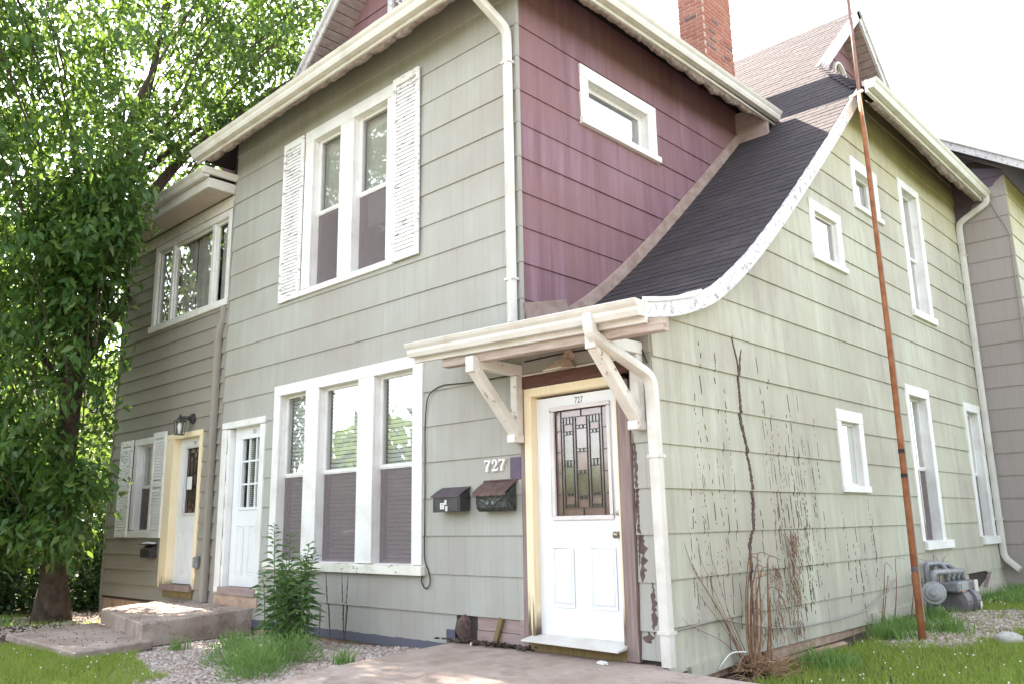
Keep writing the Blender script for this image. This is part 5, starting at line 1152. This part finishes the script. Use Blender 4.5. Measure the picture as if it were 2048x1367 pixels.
for i in range(9):
    u = rn.uniform(0.25, 0.95); z = rn.uniform(0.25, 0.95)
    stem([(0.16, 1.0 + rn.uniform(-.1, .1), -0.17), (0.05, 0.95 - (0.95 - u) * 0.35, z * 0.35), (0.035, u, z * 0.8), (0.03, u - 0.08, z)], rn.uniform(0.0028, 0.0045), 0.001)
tg = MB()
for i in range(300):      # brown tangle that still clings
    k = rn.random(); z = 0.95 * k ** 0.8; cu = 2.08 - 0.02 * math.sin(z * 5); s = 0.10 * (1.1 - 0.6 * abs(z / 0.95 - 0.4))
    if i % 3 == 0: cu = 1.72 + rn.uniform(-.05, .05); z *= 0.7; s *= 0.5
    if i % 7 == 0: cu = 1.4 + rn.uniform(-.1, .1); z *= 0.55
    p = Vector((0.035 + abs(rn.gauss(0, 0.03)), cu + rn.gauss(0, s * 0.6), z)); q = p + Vector((rn.uniform(-.01, .03), rn.gauss(0, 0.05), -rn.uniform(0.04, 0.16)))
    tg.tube([p, (p + q) / 2 + Vector((0.01, rn.uniform(-.015, .015), 0)), q], [0.0026, 0.0022, 0.001], 4)
tg.build('tangle', 'vine', dv, recalc=False, kind='stuff')
for k, (u, s) in enumerate(((0.98, 0.035), (1.08, 0.045), (1.19, 0.03))): MB().tube([(0.17, u, -0.22), (0.175, u + 0.01, -0.06 + 0.02 * k)], s, 10).build('cut_stump', 'vine', dv)
tg = MB()
for i in range(240):
    a = rn.uniform(0, 6.28); r = abs(rn.gauss(0, 0.28)); p = Vector((0.26 + r * math.cos(a) * 0.6, 1.05 + r * math.sin(a) * 1.1, 0)); p.z = gz(p.x, p.y) + rn.uniform(0.01, 0.09)
    if p.x < 0.03: continue
    d = Vector((rn.gauss(0, 1), rn.gauss(0, 1), rn.gauss(0, 0.25))).normalized() * rn.uniform(0.08, 0.28); tg.tube([p, p + d / 2 + Vector((0, 0, 0.02)), p + d], [0.004, 0.003, 0.0015], 4)
tg.build('straw_litter', 'straw', dv, recalc=False, kind='stuff')
fv = thing('dead_vine', 'thin dried vine tracks below the triple window sill', 'vine', (-4.2, -0.03, -0.12))
for i, P in enumerate(([(-4.43, 0.56), (-4.38, 0.30), (-4.33, 0.05), (-4.30, -0.10)], [(-4.13, 0.56), (-4.09, 0.30), (-4.08, 0.10), (-4.05, -0.12)], [(-4.01, 0.55), (-4.02, 0.2), (-4.03, -0.11)], [(-4.52, 0.22), (-4.50, -0.1)])):
    scab(FS, P, 0.014, 'vinestain', fv, 'rootlet_track', 0.005, i, 0.8)
pk = thing('dead_vine', 'dry twigs sprouting from the wall behind the gas meter', 'vine', (0.05, 4.6, -0.1))
for i in range(14):
    u = rn.uniform(4.2, 6.6); z = rn.uniform(0.3, 0.62); stem([(0.05, u - 0.2, -0.12), (0.05, u, z * 0.5), (0.06, u + rn.uniform(-.1, .1), z), (0.12, u + rn.uniform(-.15, .15), z + rn.uniform(-0.15, 0.05))], 0.006, 0.002, parent=pk)

# ================================================================== vegetation (numpy leaf builder)
def np_mesh(name, V, F, mat, parent=None, smooth=False, **tg_):
    me = bpy.data.meshes.new(name); n, k = F.shape
    me.vertices.add(len(V)); me.vertices.foreach_set('co', np.ascontiguousarray(V, dtype=np.float32).ravel())
    me.loops.add(n * k); me.loops.foreach_set('vertex_index', np.ascontiguousarray(F, dtype=np.int32).ravel())
    me.polygons.add(n); me.polygons.foreach_set('loop_start', np.arange(0, n * k, k, dtype=np.int32)); me.polygons.foreach_set('loop_total', np.full(n, k, dtype=np.int32))
    me.materials.append(M[mat]); me.update(calc_edges=True)
    o = bpy.data.objects.new(name, me); link(o, parent); tag(o, **tg_); return o
def norm(a): return a / np.maximum(1e-9, np.linalg.norm(a, axis=1, keepdims=True))
def leaves(name, P, D, L, W, mat, parent=None, fold=0.25, droop=0.0, **tg_):
    """P base points, D directions, L lengths, W widths: folded pointed leaves, six vertices each"""
    n = len(P); D = norm(D); R = RNG.normal(size=(n, 3)); S = norm(np.cross(D, R)); N = np.cross(S, D)
    L = L[:, None]; W = W[:, None]; f = fold * W
    mid = P + D * L * 0.42 ; tip = P + D * L + np.array([0, 0, -1.0]) * L * droop
    V = np.stack([P, mid + S * W * 0.5 + N * f, mid, mid - S * W * 0.5 + N * f, tip], axis=1).reshape(-1, 3)
    b = (np.arange(n) * 5)[:, None]; F = np.concatenate([b + np.array([[0, 1, 2]]), b + np.array([[1, 4, 2]]), b + np.array([[0, 2, 3]]), b + np.array([[2, 4, 3]])], axis=1).reshape(-1, 3)
    return np_mesh(name, V, F, mat, parent, **tg_)
def crown(centers, per, spread, L, W, twig=0.55, down=0.55, rng=RNG):
    """leafy twigs hanging out of each clump centre"""
    n = len(centers); k = per; Tdir = rng.normal(size=(n, 3)); Tdir[:, 2] = np.abs(Tdir[:, 2]) * 0.3 - down * 0.6; Tdir = norm(Tdir)
    t = rng.random((n, k)); base = centers[:, None, :] + Tdir[:, None, :] * (t * twig)[:, :, None]; base[:, :, 2] -= down * 0.35 * t ** 2
    base += rng.normal(size=(n, k, 3)) * spread
    D = Tdir[:, None, :] * 0.5 + rng.normal(size=(n, k, 3)) * 0.6; D[:, :, 2] -= down
    P = base.reshape(-1, 3); D = D.reshape(-1, 3); m_ = len(P)
    return P, D, L * rng.uniform(0.6, 1.25, m_), W * rng.uniform(0.7, 1.2, m_)
def in_house(P):    # clumps must stay out of the walls and roofs
    x, y, z = P[:, 0], P[:, 1], P[:, 2]
    a = (x > -11.2) & (y > -0.75) & (z < 6.9) & (x < 1)
    b = (x > -7.9) & (y > -0.95) & (z < 7.2 + np.maximum(0, (y + 0.5)) * 1.1)
    return a | b
# --- the big tree
TB = Vector((-9.95, -0.95, -0.2))
tree = thing('tree', 'large leafy tree with dark trunk beside the concrete steps', 'tree', TB)
def tpath(P, r0, r1, name, seg=10, parent=tree, mat='bark'):
    P = smooth_path(P, 0.5, 4); n = len(P); return MB().tube(P, [r0 + (r1 - r0) * i / (n - 1) for i in range(n)], seg).build(name, mat, parent, smooth=True)
T0 = Vector((-9.95, -1.0, 0))
trunk_pts = [(-9.95, -0.95, -0.35), (-9.93, -0.97, 0.4), (-9.9, -1.0, 1.6), (-9.85, -1.0, 3.0), (-9.8, -0.9, 4.3), (-9.75, -0.75, 5.6), (-9.6, -0.5, 7.2), (-9.4, -0.3, 9.0), (-9.3, -0.2, 11.5)]
P = smooth_path(trunk_pts, 0.4, 3); n = len(P); rr = [0.175 * (1 - i / n) + 0.03 + (0.09 * max(0, 1 - (P[i].z + 0.3) / 0.6)) for i in range(n)]
MB().tube(P, rr, 14).build('trunk', 'bark', tree, smooth=True)
limbs = [((-9.85, -1.0, 2.6), (-9.6, -0.4 - 0.9, 3.2), (-9.0, -1.0, 3.7)), ((-9.8, -0.9, 3.6), (-10.6, 0.0, 5.0), (-11.4, 1.0, 6.6), (-11.8, 1.6, 8.4)), ((-9.8, -0.9, 4.2), (-9.2, -1.0, 5.8), (-8.6, -0.9, 7.6), (-8.3, -0.3, 9.2)),
         ((-9.75, -0.75, 5.4), (-9.3, 0.2, 7.2), (-8.8, 1.2, 8.4), (-8.4, 2.2, 9.4)), ((-9.8, -0.9, 4.0), (-10.2, -2.0, 5.4), (-10.3, -3.2, 7.0), (-10.0, -4.0, 8.5)), ((-9.85, -1.0, 3.2), (-10.8, -1.6, 4.2), (-12.0, -2.0, 5.0)),
         ((-9.6, -0.5, 7.0), (-10.3, 0.6, 8.6), (-10.6, 1.4, 10.5)), ((-9.9, -1.0, 1.55), (-9.3, -1.1, 1.75), (-8.6, -1.05, 1.75)), ((-9.93, -1.0, 1.2), (-9.5, -1.3, 1.35), (-8.9, -1.3, 1.1)), ((-9.7, -0.7, 6.0), (-9.0, -0.9, 6.9), (-8.2, -1.2, 7.2)),
         ((-9.6, -0.5, 6.6), (-9.2, 0.6, 8.0), (-9.1, 1.8, 8.3)), ((-9.8, -0.9, 4.6), (-9.0, -1.4, 5.4), (-8.2, -1.5, 5.7))]
for q in limbs: tpath(q, 0.095 if len(q) > 3 else 0.05, 0.018, 'limb', 8)
def ellip(n, c, r, shell=0.0):
    d = norm(RNG.normal(size=(n, 3))); k = (shell + (1 - shell) * RNG.random((n, 1))) ** (1 / 3) if shell == 0 else (shell + (1 - shell) * RNG.random((n, 1)))
    return np.array(c) + d * k * np.array(r)
C = np.concatenate([ellip(1050, (-9.9, -0.6, 8.6), (3.3, 3.6, 4.6)), ellip(430, (-10.3, -2.0, 6.3), (2.7, 3.0, 2.6)), ellip(380, (-10.0, -1.6, 3.8), (2.1, 1.4, 2.0)), ellip(330, (-8.9, 1.6, 9.3), (2.0, 1.8, 2.2)), ellip(260, (-10.9, 0.0, 5.0), (1.6, 1.6, 2.0)),
                    ellip(210, (-8.6, -1.35, 5.5), (1.2, 0.55, 1.0)), ellip(250, (-10.5, -1.9, 2.1), (1.7, 0.9, 1.0)), ellip(700, (-10.5, -4.2, 9.0), (3.5, 2.6, 3.8)),
                    ellip(44, (-8.9, -1.15, 1.75), (0.75, 0.32, 0.2)), ellip(44, (-9.2, -1.35, 1.15), (0.85, 0.35, 0.22)), ellip(120, (-10.6, -1.9, 1.3), (1.2, 0.7, 0.55))])
C = C[~in_house(C)]
P_, D_, L_, W_ = crown(C, 20, 0.10, 0.165, 0.072)
ok = ~in_house(P_ + norm(D_) * 0.1); leaves('crown', P_[ok], D_[ok], L_[ok], W_[ok], 'leaf', tree, droop=0.12)
tw = MB(); rn = random.Random(3)
for i in range(0, len(C), 9):
    c = Vector(C[i]); q = Vector((-9.7 + (c.x + 9.7) * 0.55, -0.8 + (c.y + 0.8) * 0.55, max(1.0, c.z - 0.9 - 0.2 * (c - Vector((-9.7, -0.8, c.z))).length))); tw.tube([q, (q + c) / 2 + Vector((0, 0, 0.12)), c], [0.016, 0.010, 0.004], 4)
tw.build('twigs', 'bark', tree, recalc=False, kind='stuff')
# --- background trees and shrubs beyond the lean-to
def bgtree(loc, h, r, ncl, label, seed, mat='leafbg', trunk=0.16, low=0.3, L=0.17, W=0.085, per=14):
    rng = np.random.default_rng(seed); t_ = thing('tree', label, 'tree', loc); x, y, z = loc
    tpath([(x, y, z - 0.2), (x + 0.1, y, z + h * 0.3), (x - 0.1, y + 0.1, z + h * 0.6), (x, y, z + h * 0.92)], trunk, 0.03, 'trunk', 8, t_)
    for k in range(5):
        a = k * 1.3 + seed; tpath([(x, y, z + h * (0.3 + 0.1 * k)), (x + r[0] * 0.4 * math.cos(a), y + r[1] * 0.4 * math.sin(a), z + h * (0.42 + 0.1 * k)), (x + r[0] * 0.8 * math.cos(a), y + r[1] * 0.8 * math.sin(a), z + h * (0.5 + 0.1 * k))], trunk * 0.4, 0.015, 'limb', 6, t_)
    d = norm(rng.normal(size=(ncl, 3))); c = np.array((x, y, z + h * (0.5 + low / 2))) + d * (rng.random((ncl, 1)) ** 0.45) * np.array((r[0], r[1], h * (0.5 - low / 2)))
    P, D, L_, W_ = crown(c, per, 0.16, L, W, 0.6, 0.5, rng); ok = P[:, 2] > z + 0.05
    leaves('crown', P[ok], D[ok], L_[ok], W_[ok], mat, t_, droop=0.1)
bgtree((-17.5, 3.2, -0.5), 7.2, (2.6, 2.8), 620, 'yellow-green tree behind the leafy tree, seen past the lean-to corner', 2, low=0.08)
bgtree((-19.5, -1.5, -0.5), 9.5, (3.2, 3.2), 620, 'tall background tree half hidden behind the dark trunk', 3, low=0.28)
bgtree((-16.0, 7.5, -0.5), 8.5, (3.0, 3.0), 520, 'background tree rising behind the lean-to roof', 4, low=0.2)
# unseen tree line, added to block low sky light and mirror in the panes
rng = np.random.default_rng(40); n = 15000; th = rng.uniform(math.radians(-175), math.radians(62), n); rr_ = 24 + 5 * np.sin(th * 3.0) + rng.normal(size=n) * 2.2
top = 6.0 + 2.2 * np.sin(th * 7.0) + 1.6 * np.sin(th * 17.0 + 1.0); top = np.where((th > math.radians(-172)) & (th < math.radians(-112)), top * 0.5, top); hh = rng.random(n) ** 0.8 * top
P_ = np.stack([-2 + rr_ * np.cos(th), 0 + rr_ * np.sin(th), hh - 0.3], 1); D_ = rng.normal(size=(n, 3)); D_[:, 2] -= 0.6
leaves('added_tree_line', P_, D_, rng.uniform(0.45, 0.95, n), rng.uniform(0.22, 0.45, n), 'leafbg', None, kind='stuff', label='unseen tree line added to block low sky light, mirrored in the window panes')
def shrub(loc, r, ncl, label, seed, mat='leafdark', L=0.13, W=0.06, group=None):
    rng = np.random.default_rng(seed); t_ = thing('shrub', label, 'shrub', loc, group); x, y, z = loc
    for k in range(6):
        a = k * 1.05; tpath([(x, y, z - 0.05), (x + r[0] * 0.3 * math.cos(a), y + r[1] * 0.3 * math.sin(a), z + r[2] * 0.6), (x + r[0] * 0.6 * math.cos(a), y + r[1] * 0.6 * math.sin(a), z + r[2] * 1.2)], 0.025, 0.006, 'stem', 5, t_)
    d = norm(rng.normal(size=(ncl, 3))); d[:, 2] = np.abs(d[:, 2]); c = np.array((x, y, z)) + d * (rng.random((ncl, 1)) ** 0.4) * np.array((r[0], r[1], r[2] * 1.7))
    P, D, L_, W_ = crown(c, 14, 0.09, L, W, 0.35, 0.4, rng); ok = (P[:, 2] > z + 0.02) & ~((P[:, 0] > -11.0) & (P[:, 1] > -0.1))
    leaves('foliage', P[ok], D[ok], L_[ok], W_[ok], mat, t_)
shrub((-12.4, 0.8, -0.3), (1.2, 1.3, 1.5), 700, 'dark shrub behind the trunk at the lean-to corner', 5)
shrub((-13.0, -1.3, -0.35), (1.7, 1.3, 1.6), 800, 'dark shrub behind the low branches of the leafy tree', 6)
shrub((-14.5, 3.0, -0.4), (1.6, 1.6, 1.9), 420, 'bright bush standing under the yellow-green tree', 7, mat='leafbg')
# neighbour's yellow house glimpsed through the leaves
nh = thing('house', 'yellow clapboard house glimpsed through the tree leaves', 'house', (-26, 3, -0.6))
NR = RIGHTAT(-23.0); MB().box(-28, -23.02, -6, 9, -0.6, 4.6).build('wall', 'neighbour', nh)
for k in range(26): MB().box(-6, 9, 0.0, 0.02, -0.5 + k * 0.195, -0.5 + k * 0.195 + 0.185, NR).build('clapboard', 'neighbour', nh)
MB().add([(-22.6, -6.4, 4.5), (-22.6, 9.4, 4.5), (-25.5, 9.4, 6.8), (-25.5, -6.4, 6.8), (-28.4, -6.4, 4.5), (-28.4, 9.4, 4.5)], [(0, 1, 2, 3), (3, 2, 5, 4), (0, 3, 4), (1, 5, 2)]).build('roof', 'shingle', nh)
nw = MB(); rect_ring(nw, NR, 3.6, 4.6, 1.0, 2.7, 0.1, 0.02, 0.07); nw = nw.build('window', 'white', nh); MB().box(3.7, 4.5, 0.03, 0.034, 1.1, 2.6, NR).build('pane', 'glass', nh)

# --- tall weed by the triple window
wd_ = thing('weed_plant', 'tall leafy weed clump growing from gravel below the triple window', 'weed', (-4.05, -0.70, -0.15))
rng = np.random.default_rng(9); LP = []; LD = []; LL = []; LW = []
for i in range(21):
    bx, by = -4.08 + rng.normal() * 0.15, -0.70 + rng.normal() * 0.11; h = rng.uniform(0.5, 1.0) if i > 3 else (1.25, 1.15, 1.05, 0.9)[i]
    if i <= 3: bx, by = (-4.45, -0.68)[0] + 0.22 * i, -0.62
    lx, ly = rng.normal() * 0.09, rng.normal() * 0.06
    pts = [(bx, by, -0.18), (bx + lx * 0.4, by + ly * 0.4, h * 0.45), (bx + lx, by + ly, h - 0.15)]
    MB().tube([Vector(p) for p in pts], [0.006, 0.005, 0.003], 5).build('stem', 'weedstem', wd_) if 'weedstem' in M else None
    nl = int(h * 52)
    for k in range(nl):
        t = 0.10 + 0.9 * k / nl; a = k * 2.4; p = np.array(pts[0]) * (1 - t) ** 2 + 2 * t * (1 - t) * np.array(pts[1]) + t * t * np.array(pts[2])
        LP.append(p); LD.append((math.cos(a), math.sin(a), 0.55 - 0.75 * (1 - t) + rng.normal() * 0.2)); s = 0.6 + 0.6 * math.sin(math.pi * min(1, t * 0.9 + 0.1)); LL.append(0.14 * s * rng.uniform(0.7, 1.2)); LW.append(0.034 * s)
leaves('leaves', np.array(LP), np.array(LD), np.array(LL), np.array(LW), 'weedleaf', wd_, droop=0.25)
M['weedstem'] = simple('green_stem', (0.10, 0.14, 0.05), rough=0.7)
# feathery low bush in front
fb = thing('low_bush', 'feathery bright green bush at the edge of the gravel and pad', 'bush', (-3.25, -1.45, -0.18))
n = 5200; rng = np.random.default_rng(12); cc = np.array([(-3.35, -1.40, -0.16), (-3.0, -1.62, -0.16), (-3.6, -1.55, -0.18), (-3.15, -1.2, -0.16), (-2.75, -1.85, -0.16)]); idx = rng.integers(0, 5, n)
d = norm(rng.normal(size=(n, 3))); d[:, 2] = np.abs(d[:, 2]); P_ = cc[idx] + d * (rng.random((n, 1)) ** 0.5) * np.array((0.30, 0.26, 0.30)); D_ = d + np.array((0, 0, 0.8)) + rng.normal(size=(n, 3)) * 0.5
leaves('foliage', P_, D_, rng.uniform(0.03, 0.075, n), rng.uniform(0.006, 0.012, n), 'fern', fb)

# --- lawn, clover, gravel
def blades(name, pts, hmin, hmax, w, mat, lean=0.35, **tg_):
    n = len(pts); h = RNG.uniform(hmin, hmax, n)[:, None]; a = RNG.random(n) * 6.283; S = np.stack([np.cos(a), np.sin(a), np.zeros(n)], 1) * w * RNG.uniform(0.6, 1.3, n)[:, None]
    b = RNG.random(n) * 6.283; Ld = np.stack([np.cos(b), np.sin(b), np.zeros(n)], 1) * (lean * RNG.random(n)[:, None]) * h
    up = np.array((0, 0, 1.0)) * h; V = np.stack([pts - S, pts + S, pts + up * 0.6 + Ld * 0.4 - S * 0.8, pts + up * 0.6 + Ld * 0.4 + S * 0.8, pts + up + Ld * 1.2], 1).reshape(-1, 3)
    k = (np.arange(n) * 5)[:, None]; F = np.concatenate([k + np.array([[0, 1, 3]]), k + np.array([[0, 3, 2]]), k + np.array([[2, 3, 4]])], 1).reshape(-1, 3)
    return np_mesh(name, V, F, mat, None, **tg_)
def noise2(x, y, s=1.0):
    return (np.sin(x * 2.1 * s + 1.3 * np.sin(y * 1.7 * s)) + np.sin(y * 2.7 * s + 1.1 * np.sin(x * 1.3 * s + 2.0)) + 0.5 * np.sin((x + y) * 5.1 * s)) / 2.5
def on_ground(x, y, dz=0.0): return np.stack([x, y, np.array([gz(a, b) for a, b in zip(x, y)]) + dz], 1)
def right_mask(x, y):       # lawn right of the house; thin near the wall, bare where gravel shows
    d = x - np.where(y < 3.0, 0.30 + 0.12 * np.maximum(0, 1.2 - y), 0.25)
    grav = ((x - 0.75) ** 2 / 0.55 ** 2 + (y - 4.6) ** 2 / 1.6 ** 2) < 1.0 + 0.35 * noise2(x, y, 2.5)
    return (d > 0.0 + 0.1 * noise2(x, y, 3)) & (y > -0.12) & ~((y < 0.25) & (x < 0.55)) & ~(grav & (RNG.random(len(x)) < 0.90))
n = 120000; x = RNG.uniform(0.05, 5.2, n) ; y = RNG.uniform(-0.15, 9.2, n) ; ok = right_mask(x, y) & (x < 0.35 + 1.15 * (y + 1.2)); x, y = x[ok], y[ok]
A = on_ground(x, y)
n = 52000; x = RNG.uniform(-7.4, -2.6, n); y = RNG.uniform(-4.6, -1.1, n)
ok = (y < -1.55 - 0.45 * np.clip(x + 5.4, -1, 3) + 0.12 * noise2(x, y, 2)) & ~((x < -5.5) & (y > -2.25)) & (x < -2.2 + 0.0 * y); ok |= (x < -3.4) & (y < -2.2) & ~((x < -6.4) & (y > -3.1) )
ok &= ~((x < -5.5) & (y > -2.22)); x, y = x[ok], y[ok]; B = on_ground(x, y)
n = 5200; x = RNG.uniform(-13.5, -8.3, n); y = RNG.uniform(-3.2, 0.0, n); ok = noise2(x, y, 1.5) > 0.25; D2 = on_ground(x[ok], y[ok])
blades('grass', np.concatenate([A, B, D2]), 0.035, 0.085, 0.0035, 'grass', 0.9, kind='stuff', label='mown lawn grass on both sides of the house')
# taller tufts near the wall and in the gravel
tf = []
for (cx, cy, r, k) in ((0.35, 3.9, 0.28, 420), (0.42, 3.3, 0.2, 260), (0.35, 4.95, 0.18, 240), (0.75, 4.1, 0.16, 200), (0.4, 7.9, 0.35, 420), (0.8, 7.0, 0.4, 400), (0.35, 9.0, 0.25, 300), (0.5, 1.6, 0.25, 300), (-5.2, -1.3, 0.1, 60), (-4.8, -0.9, 0.12, 80), (-5.4, -0.5, 0.1, 60), (-2.55, -1.1, 0.1, 70), (-8.9, -0.2, 0.3, 200), (-10.2, -1.6, 0.4, 140)):
    tf.append(on_ground(cx + RNG.normal(size=k) * r * 0.5, cy + RNG.normal(size=k) * r * 0.5))
blades('grass_tufts', np.concatenate(tf), 0.08, 0.2, 0.005, 'fern', 0.8, kind='stuff', label='taller weedy tufts by the foundation and in the gravel')
def dots(name, pts, r, mat, **tg_):
    o8 = np.array([(1, 0, 0), (0, 1, 0), (-1, 0, 0), (0, -1, 0), (0, 0, 1), (0, 0, -1)], float); n = len(pts); rr = RNG.uniform(0.7, 1.3, n)[:, None, None] * r
    V = (pts[:, None, :] + o8[None] * rr).reshape(-1, 3); k = (np.arange(n) * 6)[:, None]
    F = np.concatenate([k + np.array([f]) for f in ((0, 1, 4), (1, 2, 4), (2, 3, 4), (3, 0, 4), (1, 0, 5), (2, 1, 5), (3, 2, 5), (0, 3, 5))], 1).reshape(-1, 3)
    return np_mesh(name, V, F, mat, None, **tg_)
i1 = RNG.choice(len(A), 420, replace=False); i2 = RNG.choice(len(B), 130, replace=False)
dots('clover_flowers', np.concatenate([A[i1], B[i2]]) + np.array((0, 0, 0.07)), 0.008, 'petal', kind='stuff', label='white clover heads scattered in the lawn')
dots('dandelions', np.concatenate([A[RNG.choice(len(A), 7, replace=False)]]) + np.array((0, 0, 0.09)), 0.014, 'yellowpetal', kind='stuff', label='small yellow dandelions in the lawn')
# gravel: real pebbles
def pebbles(name, x, y, smin, smax, label):
    n = len(x); P = on_ground(x, y); s = RNG.uniform(smin, smax, n); nu, nv = 6, 3; U = []
    for j in range(nv + 1):
        for i in range(nu): ph = math.pi * j / nv; th = 2 * math.pi * i / nu; U.append((math.sin(ph) * math.cos(th), math.sin(ph) * math.sin(th), math.cos(ph)))
    U = np.array(U); k = len(U); sc = np.stack([s * RNG.uniform(0.8, 1.5, n), s * RNG.uniform(0.6, 1.1, n), s * RNG.uniform(0.4, 0.8, n)], 1); a = RNG.random(n) * 6.28; ca, sa = np.cos(a)[:, None], np.sin(a)[:, None]
    Q = U[None] * sc[:, None, :] * (1 + 0.16 * RNG.normal(size=(n, k, 1))); X = Q[:, :, 0] * ca - Q[:, :, 1] * sa; Y = Q[:, :, 0] * sa + Q[:, :, 1] * ca
    V = np.stack([X, Y, Q[:, :, 2]], 2) + P[:, None, :] + np.stack([np.zeros(n), np.zeros(n), s * 0.25], 1)[:, None, :]
    f = []
    for j in range(nv):
        for i in range(nu): i2_ = (i + 1) % nu; f += [(j * nu + i, (j + 1) * nu + i, (j + 1) * nu + i2_), (j * nu + i, (j + 1) * nu + i2_, j * nu + i2_)]
    F = (np.array(f)[None] + (np.arange(n) * k)[:, None, None]).reshape(-1, 3)
    return np_mesh(name, V.reshape(-1, 3), F, 'gravel', None, kind='stuff', label=label)
n = 17000; x = RNG.uniform(-6.0, -1.9, n); y = RNG.uniform(-2.5, 0.0, n)
ok = (y > -1.75 - 0.5 * np.clip(x + 5.4, -1, 3) + 0.1 * noise2(x, y, 2)) & (x < -2.28 - 0.22 * y * 0 + np.clip((-0.3 - y) * 0.22, 0, 0.6)) & ~((x < -5.75) & (y > -1.45)) & ~((x < -5.5) & (y < -1.3))
x, y = x[ok], y[ok]; n2 = 5200; x2 = RNG.uniform(0.15, 1.5, n2); y2 = RNG.uniform(2.9, 6.8, n2); k2 = ((x2 - 0.75) ** 2 / 0.62 ** 2 + (y2 - 4.7) ** 2 / 1.8 ** 2) < 1.0 + 0.3 * noise2(x2, y2, 2.5)
x3 = RNG.uniform(-12, -8.3, 1500); y3 = RNG.uniform(-2.6, 0.0, 1500)
pebbles('gravel', np.concatenate([x, x2[k2], x3]), np.concatenate([y, y2[k2], y3]), 0.010, 0.030, 'pale mixed gravel along the house wall and by the gas meter')
# fallen leaves on the steps and soil
n = 420; x = RNG.uniform(-8.3, -5.8, n); y = RNG.uniform(-2.1, -0.05, n); zz = np.where(y > -1.15 - 0.18 * (x + 7.0), 0.11 + 0.045 * np.clip(y, -1.3, 0), -0.115)
rs = MB(); tag(tg, None)if False else None
leaves('leaf_litter', np.stack([x, y, zz], 1), np.stack([RNG.normal(size=n), RNG.normal(size=n), RNG.normal(size=n) * 0.08], 1), RNG.uniform(0.01, 0.035, n), RNG.uniform(0.006, 0.014, n), 'litter', kind='stuff', label='dark crumbs and leaf bits on the concrete steps') if 'litter' in M else None
print('tabs', cnt, 'bricks', nb, 'objects', len(bpy.data.objects))
